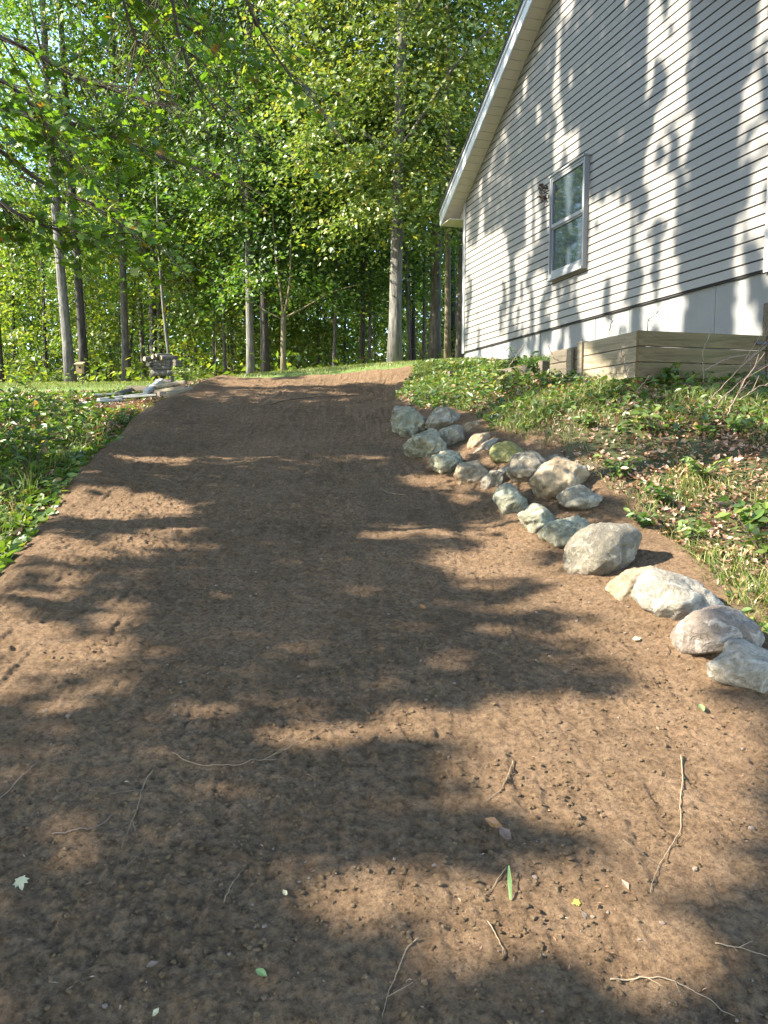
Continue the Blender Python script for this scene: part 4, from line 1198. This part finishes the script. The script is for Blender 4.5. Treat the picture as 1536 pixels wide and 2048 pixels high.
# fern
fp = P(377, 772, 14.4); fz = float(H(fp[0], fp[1]))
fern = empty('fern', (fp[0], fp[1], fz), 'bright green fern clump right of the firewood stack', 'fern')
fr = MB(); fl, fn = [], []
for q in range(20):
    th = random.uniform(0, 6.28); L = random.uniform(.35, .6)
    t = np.linspace(0, 1, 9)
    p = np.stack([np.cos(th) * L * t * .8, np.sin(th) * L * t * .8, L * (1.25 * t - .75 * t * t)], 1)
    fr.tube(p, np.linspace(.004, .001, 9), 3)
    side = np.array([-np.sin(th), np.cos(th), 0])
    for i in range(1, 9):
        for s_ in (-1, 1):
            for u in (.3, .7, 1.0):
                fl.append(p[i] + side * s_ * .09 * u * (1.1 - t[i])); fn.append((np.cos(th) * .4, np.sin(th) * .4, 1))
fr.build('stem', MAT['leaf_weed'], fern)
v, f = scatter(OUT_DIAMOND, np.array(fl), np.array(fn) + RG.normal(0, .2, (len(fl), 3)), .055)
link_mesh('frond', np_mesh('frond', v, f), MAT['leaf_bright'], fern)

# ------------------------------------------------------------------ ground cover
def blades(x, y, h, wid, lean=.45, z=None, seed=0):
    r = np.random.default_rng(seed); n = len(x)
    z = np.maximum(H(x, y), HD(x, y) - .01) if z is None else z
    th = r.uniform(0, 6.283, n); ph = r.uniform(0, 6.283, n)
    d = np.stack([np.cos(th), np.sin(th), 0 * th], 1); s = np.stack([np.cos(ph), np.sin(ph), 0 * ph], 1) * (wid * .5)[:, None]
    b = np.stack([x, y, z - .01], 1)
    le = (lean * r.uniform(.2, 1.6, n) * h)[:, None]
    m1 = b + d * le * .3 + np.array([0, 0, 1]) * (h * .6)[:, None]
    tp = b + d * le + np.array([0, 0, 1]) * (h * .92)[:, None]
    v = np.stack([b - s, b + s, m1 - s * .8, m1 + s * .8, tp], 1).reshape(-1, 3)
    o = (np.arange(n) * 5)[:, None]
    f3 = np.concatenate([o + np.array([[0, 1, 3]]), o + np.array([[0, 3, 2]]), o + np.array([[2, 3, 4]])])
    return v, f3

r = np.random.default_rng(21)
# slope right of the stones
def slope_pts(n, yl=3.0, yh=14.0, seed=0):
    rr = np.random.default_rng(seed)
    y = yl + (yh - yl) * rr.random(n) ** 1.2
    hi = np.interp(y, [2, 6.4, 6.85, 14], [4.2, 4.2, 2.25, 1.5])
    hi = np.where(y > 6.85, LX + US[0] * (LY - y) / .9611 - .05, hi)
    lo = xg(y) + .22 * (fbm(y * 2.3, y * 0 + 2, 3, 170) - .5)
    x = lo + (hi - lo) * rr.random(n)
    return x, y
x, y = slope_pts(50000, seed=1)
den = fbm(x * 1.6, y * 1.6, 3, 130)
k = r.random(len(x)) < np.clip((den - .36) * 4.5, .05, 1)
x, y, den = x[k], y[k], den[k]
hgt = r.uniform(.04, .12, len(x)) * (.6 + 1.2 * np.clip((den - .35) * 2.5, 0, 1))
v, f = blades(x, y, hgt, r.uniform(.003, .007, len(x)), .8, seed=2)
tag(link_mesh('slope_grass', np_mesh('slope_grass', v, f), MAT['grass']), 'short yellow-green grass on the bank below the house', 'grass', kind='stuff')
x, y = slope_pts(27000, seed=3)
p = np.stack([x, y, np.maximum(H(x, y), HD(x, y) - .01) + r.uniform(.0, .035, len(x))], 1)
v, f = scatter(OUT_CURL, p, norm(r.normal(0, .5, (len(x), 3)) + np.array([0, 0, .9])), r.uniform(.02, .06, len(x)))
tag(link_mesh('leaf_litter', np_mesh('leaf_litter', v, f), MAT['litter']), 'dry brown leaf litter on the bank below the house', 'leaf litter', kind='stuff')
x, y = slope_pts(19000, seed=4)
den = fbm(x * 1.3 + 4, y * 1.3, 3, 140)
nearwall = (y > 6.6)
k = (den > .49) | (nearwall & (r.random(len(x)) < .75))
x, y = x[k], y[k]
p = np.stack([x, y, H(x, y) + r.uniform(.02, .13, len(x)) * np.where(y > 6.6, .9, .6)], 1)
v, f = scatter(OUT_OVAL, p, norm(r.normal(0, .45, (len(x), 3)) + np.array([-.2, -.1, .9])), r.uniform(.03, .085, len(x)))
tag(link_mesh('ground_cover', np_mesh('ground_cover', v, f), MAT['leaf_weed']), 'low leafy ground cover on the bank and along the foundation', 'ground cover', kind='stuff')
# lawn blades
x = r.uniform(-11, 2.0, 42000); y = r.uniform(13.2, 18.4, 42000)
k = (y > 13.5 + np.clip(-x - 3, 0, 3) * .5) & ~((x > 1.2) & (y < 14.6)); x, y = x[k], y[k]
v, f = blades(x, y, r.uniform(.03, .09, len(x)), r.uniform(.004, .010, len(x)), .6, H(x, y) + .05, 5)
tag(link_mesh('lawn_grass', np_mesh('lawn_grass', v, f), MAT['grass']), 'mown lawn grass between the drive crest and the wood', 'grass', kind='stuff')
# weeds left of the drive
n = 24000
y = 2.2 + 12.0 * r.random(n); x = xl(y) + .10 - 4.4 * r.random(n) ** 1.25
den = fbm(x * 1.1, y * 1.1, 3, 150)
hm = np.clip((den - .24) * 3.2, .08, 1.1) * np.clip((xl(y) - .1 - x) / 1.5, .10, 1) * np.interp(y, [2, 7.5, 9, 10.5, 14], [.95, .8, .42, .16, .05])
p = np.stack([x, y, np.maximum(H(x, y), np.where(x > xl(y) - .1, HD(x, y), -9)) + .01 + hm * r.random(n) ** .7], 1)
v, f = scatter(OUT_OVAL, p, norm(r.normal(0, .4, (n, 3)) + np.array([-.3, -.1, .9])), r.uniform(.04, .125, n))
tag(link_mesh('weeds', np_mesh('weeds', v, f), MAT['leaf_weed']), 'tangle of leafy weeds falling away left of the drive', 'weeds', kind='stuff')
y2 = 2.2 + 12 * r.random(7000); x2 = xl(y2) - .18 - 4.2 * r.random(7000) ** 1.4
v, f = blades(x2, y2, r.uniform(.08, .5, 7000) * np.interp(y2, [2, 9, 10.5, 14], [1, .6, .2, .1]), r.uniform(.003, .008, 7000), .6, seed=6)
tag(link_mesh('weed_grass', np_mesh('weed_grass', v, f), MAT['grass']), 'tall dry grass stems among the weeds left of the drive', 'grass', kind='stuff')
y3 = 2 + 12.4 * r.random(14000); x3 = xl(y3) - .05 - 5.0 * r.random(14000)
p = np.stack([x3, y3, H(x3, y3) + r.uniform(0.02, .07, 14000)], 1)
v, f = scatter(OUT_CURL, p, norm(r.normal(0, .5, (14000, 3)) + np.array([0, 0, .9])), r.uniform(.03, .085, 14000))
tag(link_mesh('weed_litter', np_mesh('weed_litter', v, f), MAT['litter']), 'dry leaves lying under the weeds left of the drive', 'leaf litter', kind='stuff')

# forest floor growth
n = 9000
x = r.uniform(-24, 16, n); y = r.uniform(18.6, 40, n)
p = np.stack([x, y, H(x, y) + r.random(n) ** 1.6 * .7], 1)
v, f = scatter(OUT_DIAMOND, p, norm(r.normal(0, .5, (n, 3)) + np.array([0, 0, .8])), r.uniform(.12, .26, n))
tag(link_mesh('undergrowth', np_mesh('undergrowth', v, f), MAT['leaf_yellow']), 'low undergrowth on the floor of the wood behind the lawn', 'undergrowth', kind='stuff')

# individual plants
def plant(name, pt, hgt, stems, leaf, mat, label, cat, group=None, spread=.5, shape=OUT_OVAL, seed=0, per=7):
    rr = np.random.default_rng(seed)
    root = empty(name, pt, label, cat, group)
    m = MB(); lp, ln = [], []
    for q in range(stems):
        th = rr.uniform(0, 6.28); L = hgt * rr.uniform(.6, 1.1); t = np.linspace(0, 1, 6)
        p = np.stack([np.cos(th) * spread * L * t ** 1.4, np.sin(th) * spread * L * t ** 1.4, L * (t - .15 * t * t)], 1)
        m.tube(p, np.linspace(.004, .0015, 6), 4)
        for u in np.linspace(.3, 1, per):
            i = min(int(u * 5), 4); base = p[i] + (p[i + 1] - p[i]) * (u * 5 - i)
            a = rr.uniform(0, 6.28)
            lp.append(base + np.array([np.cos(a), np.sin(a), .1]) * leaf * .55); ln.append((np.cos(a) * .5, np.sin(a) * .5, .9))
    m.build('stem', MAT['twig'], root)
    v, f = scatter(shape, np.array(lp), np.array(ln) + rr.normal(0, .25, (len(lp), 3)), leaf * rr.uniform(.65, 1.2, len(lp)))
    link_mesh('foliage', np_mesh('foliage', v, f), MAT[mat], root)
    return root
def on(px, py, fn=H): return tuple(hit(px, py, fn))
plant('broadleaf_plant', on(1240, 960), .18, 7, .075, 'leaf_weed', 'bright leafy plant in the sun on the bank above the tan boulder', 'plant', 'leafy plants on the bank', .7, seed=1)
plant('broadleaf_plant', on(1330, 1010), .15, 8, .07, 'leaf_weed', 'spreading sunlit plant in the middle of the grass bank', 'plant', 'leafy plants on the bank', .8, seed=2)
plant('broadleaf_plant', on(1500, 1060), .2, 7, .085, 'leaf_weed', 'round-leaved plant at the right edge of the grass bank', 'plant', 'leafy plants on the bank', .8, seed=3)
plant('broadleaf_plant', on(1000, 780), .3, 6, .09, 'leaf_bright', 'light green plant under the siding left of the timber posts', 'plant', 'leafy plants on the bank', .6, seed=4)
plant('broadleaf_plant', on(1330, 775), .22, 5, .085, 'leaf_weed', 'round-leaved plant at the foot of the front boards', 'plant', 'leafy plants on the bank', .5, seed=5)
plant('broadleaf_plant', on(1440, 760), .3, 7, .09, 'leaf_weed', 'taller plant before the right end of the front boards', 'plant', 'leafy plants on the bank', .6, seed=6)
plant('broadleaf_plant', on(1040, 745), .32, 8, .08, 'leaf_dark', 'dark bushy plant among the timber stubs under the window', 'plant', 'leafy plants on the bank', .7, seed=7)
plant('broadleaf_plant', on(1080, 760), .26, 7, .07, 'leaf_dark', 'dark plant at the foot of the timber post', 'plant', 'leafy plants on the bank', .7, seed=8)
plant('broadleaf_plant', on(1290, 1060), .15, 7, .06, 'leaf_weed', 'low leafy plant beside the soil strip below the spreading plant', 'plant', 'leafy plants on the bank', .9, seed=21)
plant('broadleaf_plant', on(1410, 960), .16, 8, .06, 'leaf_bright', 'pale green plant in the middle right of the bank', 'plant', 'leafy plants on the bank', .9, seed=22)
plant('broadleaf_plant', on(1180, 860), .14, 7, .06, 'leaf_weed', 'low plant in the grass above the dark boulder', 'plant', 'leafy plants on the bank', .9, seed=23)
plant('broadleaf_plant', on(1480, 870), .16, 7, .06, 'leaf_weed', 'leafy plant at the right edge below the dead branches', 'plant', 'leafy plants on the bank', .9, seed=24)
plant('broadleaf_plant', on(1385, 1085), .14, 7, .06, 'leaf_bright', 'sunlit plant above the white boulder', 'plant', 'leafy plants on the bank', .9, seed=25)
plant('grass_tuft', on(1300, 870), .24, 12, .10, 'grass', 'tall grass tuft in the middle of the bank', 'grass tuft', None, .5, OUT_DIAMOND, 26, 3)
plant('grass_tuft', on(1525, 1120), .26, 12, .10, 'grass', 'long-bladed grass tuft at the right frame edge', 'grass tuft', None, .6, OUT_DIAMOND, 27, 3)
plant('grass_tuft', on(1005, 790), .25, 14, .10, 'grass', 'tuft of bright grass on the bank right of the far stones', 'grass tuft', None, .5, OUT_DIAMOND, 9, 3)
plant('bramble', on(60, 960), .75, 9, .10, 'leaf_weed', 'arching bramble at the left edge of the weeds', 'bramble', 'brambles among the weeds', .6, seed=10)
plant('bramble', on(150, 900), .7, 9, .10, 'leaf_weed', 'bramble with bright leaves beside the drive edge', 'bramble', 'brambles among the weeds', .6, seed=11)
plant('bramble', on(20, 860), .9, 10, .11, 'leaf_weed', 'tall bramble rising at the far left of the weeds', 'bramble', 'brambles among the weeds', .5, seed=12)
plant('bramble', on(110, 840), .6, 8, .09, 'leaf_bright', 'sunlit bramble behind the front weeds', 'bramble', 'brambles among the weeds', .6, seed=13)
plant('bramble', on(240, 860), .3, 7, .07, 'leaf_weed', 'low bramble near the drive edge below the planks', 'bramble', 'brambles among the weeds', .8, seed=14)
plant('seedling', on(20, 1140), .12, 3, .085, 'leaf_weed', 'green seedling at the soil edge on the far left', 'plant', None, .9, seed=15, per=3)
plant('seedling', on(10, 1070), .18, 4, .09, 'leaf_weed', 'leafy seedling under the left weeds beside the bare soil', 'plant', None, .9, seed=16, per=4)

# dead stems, brush and the dry vine
def stick(name, pts, r0, r1, mat, label, cat, group=None, n=5, forks=0, seed=0, drape=None):
    rr = np.random.default_rng(seed)
    pts = np.asarray(pts, float); o = pts[0].copy()
    k = max(8, len(pts) * 6)
    p = smooth_path(pts - o, k)
    p[1:-1] += rr.normal(0, r0 * .5, (k - 2, 3))
    if drape is not None:
        zs = HD(p[:, 0] + o[0], p[:, 1] + o[1]); zs[1:-1] = np.maximum(zs[1:-1], (zs[:-2] + zs[2:]) / 2)
        p[:, 2] = zs - o[2] + drape
    m = MB(); m.tube(p, np.linspace(r0, r1, k), n)
    for q in range(forks):
        i = rr.integers(k // 4, k - 2); d = norm(p[i + 1] - p[i] + rr.normal(0, .35 * np.linalg.norm(p[i + 1] - p[i]) * 2, 3))
        L = np.linalg.norm(p[-1] - p[0]) * rr.uniform(.15, .35)
        m.tube(p[i] + d * np.linspace(0, L, 4)[:, None], np.linspace(r0 * .6, r1 * .7, 4), 4)
    ob = m.build(name, MAT[mat], None, True, tuple(o))
    return tag(ob, label, cat, group)
brush = [([(1300, 905), (1350, 845), (1420, 800), (1490, 725), (1536, 690)], 6.0, 'long pale dead branch arching before the right end of the boards'),
         ([(1395, 870), (1440, 800), (1500, 745), (1560, 715)], 6.1, 'forked dead branch leaning right toward the house corner'),
         ([(1455, 830), (1490, 760), (1530, 705)], 5.9, 'short upright dead branch at the right frame edge'),
         ([(1410, 740), (1445, 720), (1500, 708), (1503, 760)], 6.3, 'reddish bramble cane bent over in front of the boards'),
         ([(1480, 800), (1520, 770), (1570, 770)], 5.8, 'low dead branch lying at the right frame edge')]
for i, (pl, Y, lab) in enumerate(brush):
    stick('dead_branch', [P(a, b, Y + .06 * q) for q, (a, b) in enumerate(pl)], .0055, .002, 'deadwood', lab, 'branch', 'dead branches by the house corner', 5, 4, i)
stems = [([(1256, 760), (1248, 725), (1240, 690)], 6.5, 'thin dry stem before the corner of the timber box'), ([(1275, 780), (1300, 750)], 6.4, 'short dry stick leaning at the corner of the box'),
         ([(1407, 760), (1405, 700), (1425, 660)], 6.5, 'straw stem crossing the front boards'), ([(1295, 662), (1296, 640), (1318, 622)], 7.4, 'dry weed growing from the top of the timber box'),
         ([(1095, 690), (1110, 720), (1130, 725)], 8.1, 'white forked twig caught at the timber posts'), ([(1218, 662), (1225, 640), (1208, 632)], 7.6, 'dry seed stem against the foundation'),
         ([(1020, 730), (1040, 700), (1052, 685)], 9.6, 'brown dry stem against the lower foundation'), ([(985, 735), (995, 715)], 11, 'short dry stem near the far end of the foundation')]
for i, (pl, Y, lab) in enumerate(stems):
    stick('dry_weed', [P(a, b, Y) for a, b in pl], .005, .002, 'deadwood', lab, 'dry weed', 'dry weeds along the foundation', 4, 3, 40 + i)
vy = LY + US[1] * sfrac(1090)
vine = empty('dry_vine', tuple(P(1093, 400, vy - .06)), 'dried brown vine clinging to the siding at the left edge of the window', 'vine')
vo = np.array(vine.location); m = MB(); lp = []
for q in range(7):
    pts = [P(1093 + random.uniform(-4, 4), 372 + random.uniform(-8, 8), vy - .05)]
    for w in range(4): pts.append(P(1090 + random.uniform(-14, 8), 372 + w * 14 + random.uniform(-6, 6), vy - .06))
    sp = smooth_path(pts, 10); m.tube(sp - vo, np.linspace(.005, .002, 10), 4); lp += list(sp[2::2] - vo)
m.build('stem', MAT['twig'], vine)
lp = np.array(lp * 4); lp = lp[::2]; lp = lp + RG.normal(0, .024, lp.shape)
v, f = scatter(OUT_CURL, lp, RG.normal(0, 1, lp.shape), RG.uniform(.035, .07, len(lp)))
dm = plain_mat('dead_leaf', (.10, .07, .05), .9, .1, .4, 20)
link_mesh('foliage', np_mesh('foliage', v, f), dm, vine)

# ------------------------------------------------------------------ what lies on the soil
def on_dirt(pl, lift=.004): 
    out = []
    for (a, b) in pl:
        p = hit(a, b); p[2] += lift; out.append(p)
    return out
roots = [
    ([(345, 1510), (380, 1535), (430, 1535), (490, 1533), (540, 1522), (600, 1495), (650, 1463), (705, 1447)], .0032, 'root', 'long pale root curving across the soil in front', 2),
    ([(305, 1543), (285, 1580), (277, 1615), (262, 1650), (243, 1698)], .003, 'root', 'thin pale root trailing down the left soil', 2),
    ([(612, 1435), (660, 1452), (720, 1483), (762, 1509)], .0040, 'twig', 'straight dark stick crossing the long pale root', 0),
    ([(105, 1675), (150, 1666), (195, 1655), (225, 1636)], .0040, 'deadwood', 'grey stick lying on the shaded lower left soil', 0),
    ([(0, 1598), (40, 1562), (80, 1523)], .0035, 'deadwood', 'pale straight stick at the left frame edge', 0),
    ([(1362, 1512), (1366, 1560), (1359, 1612), (1364, 1655), (1340, 1700), (1312, 1745), (1300, 1790)], .0042, 'root', 'long sinuous root running down the sunlit right soil', 1),
    ([(1027, 1525), (1014, 1560), (1002, 1585), (972, 1605)], .0034, 'root', 'short curved root at the edge of the centre shade', 1),
    ([(1012, 1738), (995, 1765), (968, 1797)], .0030, 'root', 'pale twig left of the green blade', 0),
    ([(838, 1880), (812, 1905), (798, 1945), (778, 1985), (764, 2046)], .0036, 'root', 'double root curling down at the bottom centre', 2),
    ([(1220, 1965), (1280, 1962), (1340, 1966), (1400, 1998), (1470, 2042)], .0044, 'root', 'hairy brown root at the bottom right', 5),
    ([(1430, 1890), (1480, 1905), (1536, 1922)], .0040, 'root', 'reddish root end at the right frame edge', 2),
    ([(975, 1845), (997, 1885), (1012, 1918)], .0028, 'root', 'small rootlet right of the bottom centre', 2),
    ([(448, 1812), (462, 1775), (480, 1750), (492, 1735)], .0026, 'root', 'fine wavy rootlet on the dark soil', 0),
    ([(540, 811), (570, 802), (600, 797), (660, 795), (738, 790)], .012, 'twig', 'long dark branch lying across the drive near the crest', 2),
    ([(343, 1035), (342, 1060), (344, 1090)], .0045, 'deadwood', 'pale upright-looking stick beside the left sun patch', 0),
    ([(488, 984), (482, 1005), (464, 1030)], .0045, 'deadwood', 'pale curved stick in the middle of the drive', 0),
    ([(598, 896), (620, 910), (640, 928)], .005, 'deadwood', 'thin straw lying up the drive in the shade', 0),
    ([(760, 978), (785, 990), (812, 990), (826, 1015)], .0045, 'root', 'hooked pale root below the far stones', 0),
    ([(1095, 1106), (1120, 1110), (1150, 1130)], .005, 'twig', 'dark twig between the soil and the largest boulder', 1),
    ([(110, 1057), (125, 1070), (137, 1076)], .005, 'deadwood', 'short straw in the left sun patch', 0),
    ([(320, 957), (345, 965), (358, 972)], .007, 'deadwood', 'forked stick on the left of the drive', 1),
    ([(1330, 1290), (1340, 1305), (1330, 1320)], .004, 'twig', 'small black twig below the veined boulder', 1),
    ([(1410, 1085), (1450, 1110), (1500, 1150)], .010, 'deadwood', 'bare reddish branch lying on the grass bank', 1),
    ([(400, 1855), (425, 1850), (440, 1846)], .0032, 'twig', 'short brown twig on the lower left soil', 0),
    ([(570, 1190), (575, 1215), (565, 1245)], .004, 'twig', 'thin dark twig in the central track', 1),
]
for i, (pl, r0, mt, lab, fk_) in enumerate(roots):
    stick('root' if mt == 'root' else 'twig', on_dirt(pl, r0 * .8), r0 * .48, r0 * .2, mt, lab, 'root' if mt == 'root' else 'twig', 'roots and twigs on the soil', 5, fk_, 70 + i, r0 * .5 + .002)
def one_leaf(px, py, size, shape, col, label, nrm=(0, -.2, 1), roll=0.0, lift=.012):
    p = hit(px, py); p[2] += lift
    v, f = scatter(shape, np.zeros((1, 3)), np.array([nrm], float), size, np.array([roll]))
    o = link_mesh('fallen_leaf', np_mesh('fallen_leaf', v, f), col, None, tuple(p))
    return tag(o, label, 'leaf', 'leaves fallen on the soil')
lm = lambda n, c, t=.3: leaf_mat(n, [(0, c), (1, c)], t, (1.1, 1, .7), .05)
L_or, L_br, L_pl, L_gr, L_ye, L_pk = lm('orange_leaf', (.28, .13, .03)), lm('brown_leaf', (.17, .11, .085)), lm('cream_leaf', (.50, .46, .30)), lm('fresh_leaf', (.17, .27, .10)), lm('yellow_leaf', (.42, .38, .06)), lm('buff_leaf', (.40, .28, .20))
one_leaf(985, 1660, .055, OUT_CURL, L_or, 'curled orange maple leaf on the centre soil', (.1, -.6, .8), 1.0, .02)
one_leaf(1010, 1678, .06, OUT_CURL, L_br, 'grey-brown curled leaf touching the orange one', (0, -.3, 1), 2.0)
one_leaf(42, 1773, .045, OUT_MAPLE, L_pl, 'cream leaf at the lower left edge', (0, -.5, 1), .5)
one_leaf(523, 1955, .034, OUT_OVAL, L_gr, 'pale green leaf at the bottom of the shaded soil', (0, -.3, 1), 2.6)
one_leaf(312, 2036, .022, OUT_CURL, L_pl, 'tiny cream leaf at the bottom edge', (0, -.3, 1), 1.2)
one_leaf(1403, 1421, .045, OUT_OVAL, L_gr, 'green leaf on the sunlit soil below the white speckled boulder', (0, -.3, 1), 1.6)
one_leaf(1272, 1285, .05, OUT_CURL, L_pl, 'white dry leaf in the sun below the row of boulders', (0, -.3, 1), .3)
one_leaf(1152, 1813, .025, OUT_MAPLE, L_ye, 'small yellow leaf in the lower sun patch', (0, -.3, 1), .3)
one_leaf(1250, 1777, .035, OUT_DIAMOND, L_pk, 'buff folded leaf in the lower sun patch', (.2, -.3, 1), 1.9)
one_leaf(28, 1158, .085, OUT_CURL, L_pk, 'big buff leaf at the left soil edge under the seedling', (0, -.5, 1), .9)
one_leaf(305, 1938, .03, OUT_DIAMOND, L_br, 'brown leaf scrap on the lower left soil', (0, -.3, 1), .4)
one_leaf(1168, 1840, .03, OUT_DIAMOND, L_pk, 'thin buff leaf upright in the lower sun patch', (.5, -.5, .6), .1)
one_leaf(570, 1795, .022, OUT_CURL, L_pl, 'white leaf scrap in the dark centre soil', (0, -.4, 1), 2.2)
one_leaf(845, 1220, .05, OUT_CURL, L_or, 'orange-brown leaf in the middle of the drive', (0, -.4, 1), 2.2)
a_, b_ = hit(1017, 1752), hit(1021, 1808)
m = MB(); u_ = norm(b_ - a_); sd = np.array([.006, 0, 0])
a_[2] += .03; b_[2] += .012
m.add([a_ - sd * .4, a_ + sd * .4, (a_ + b_) / 2 - sd + np.array([0, 0, .006]), (a_ + b_) / 2 + sd + np.array([0, 0, .002]), b_ - sd * .5, b_ + sd * .5], [(0, 1, 3, 2), (2, 3, 5, 4)])
tag(m.build('grass_sprig', L_gr), 'single bright green grass blade stuck in the soil', 'grass blade')

# soil crumbs and pebbles
def lumps(n, ylo, yhi, pw, smin, smax, seed, squash=.7):
    rr = np.random.default_rng(seed)
    y = ylo + (yhi - ylo) * rr.random(n) ** pw
    x = xl(y) + .05 + (xg(y) - xl(y) - .1) * rr.random(n)
    k = rr.random(n) < np.clip((fbm(x * 2.2, y * 2.2, 3, seed) - .30) * 3.2, .08, 1)
    x, y = x[k], y[k]; n = len(x)
    s = smin + (smax - smin) * rr.random(n) ** 3.2
    z = HD(x, y) + s * .2
    base = IV0
    jit = 1 + rr.uniform(-.42, .36, (n, len(base)))
    sc = np.stack([s * rr.uniform(.8, 1.3, n), s * rr.uniform(.7, 1.1, n), s * squash * rr.uniform(.7, 1.1, n)], 1)
    th = rr.uniform(0, 6.28, n); c, s_ = np.cos(th), np.sin(th)
    v = base[None] * jit[..., None] * sc[:, None, :]
    vx = v[..., 0] * c[:, None] - v[..., 1] * s_[:, None]; vy_ = v[..., 0] * s_[:, None] + v[..., 1] * c[:, None]
    v = np.stack([vx + x[:, None], vy_ + y[:, None], v[..., 2] + z[:, None]], -1)
    f = IF0[None] + (np.arange(n) * len(base))[:, None, None]
    return v.reshape(-1, 3), f.reshape(-1, 3)
v, f = lumps(44000, .95, 8.5, 1.6, .0018, .0105, 301, .65)
tag(link_mesh('soil_clods', np_mesh('soil_clods', v, f), MAT['clod']), 'loose soil crumbs scattered over the drive', 'soil', kind='stuff')
v, f = lumps(2200, .95, 7, 1.3, .002, .009, 302)
tag(link_mesh('pebbles', np_mesh('pebbles', v, f), MAT['pebble']), 'small pale pebbles scattered in the soil', 'pebbles', kind='stuff')
rr = np.random.default_rng(33)
y = .95 + 8 * rr.random(1100) ** 1.4; x = xl(y) + .1 + (xg(y) - xl(y) - .2) * rr.random(1100)
p = np.stack([x, y, HD(x, y) + .004], 1)
v, f = scatter(OUT_DIAMOND, p, norm(rr.normal(0, .35, (1100, 3)) + np.array([0, 0, 1])), rr.uniform(.006, .022, 1100), squash=.4)
tag(link_mesh('straw_bits', np_mesh('straw_bits', v, f), MAT['litter']), 'scraps of straw and dry leaf on the soil', 'straw', kind='stuff')
print('tris', sum(len(m_.polygons) for m_ in bpy.data.meshes))
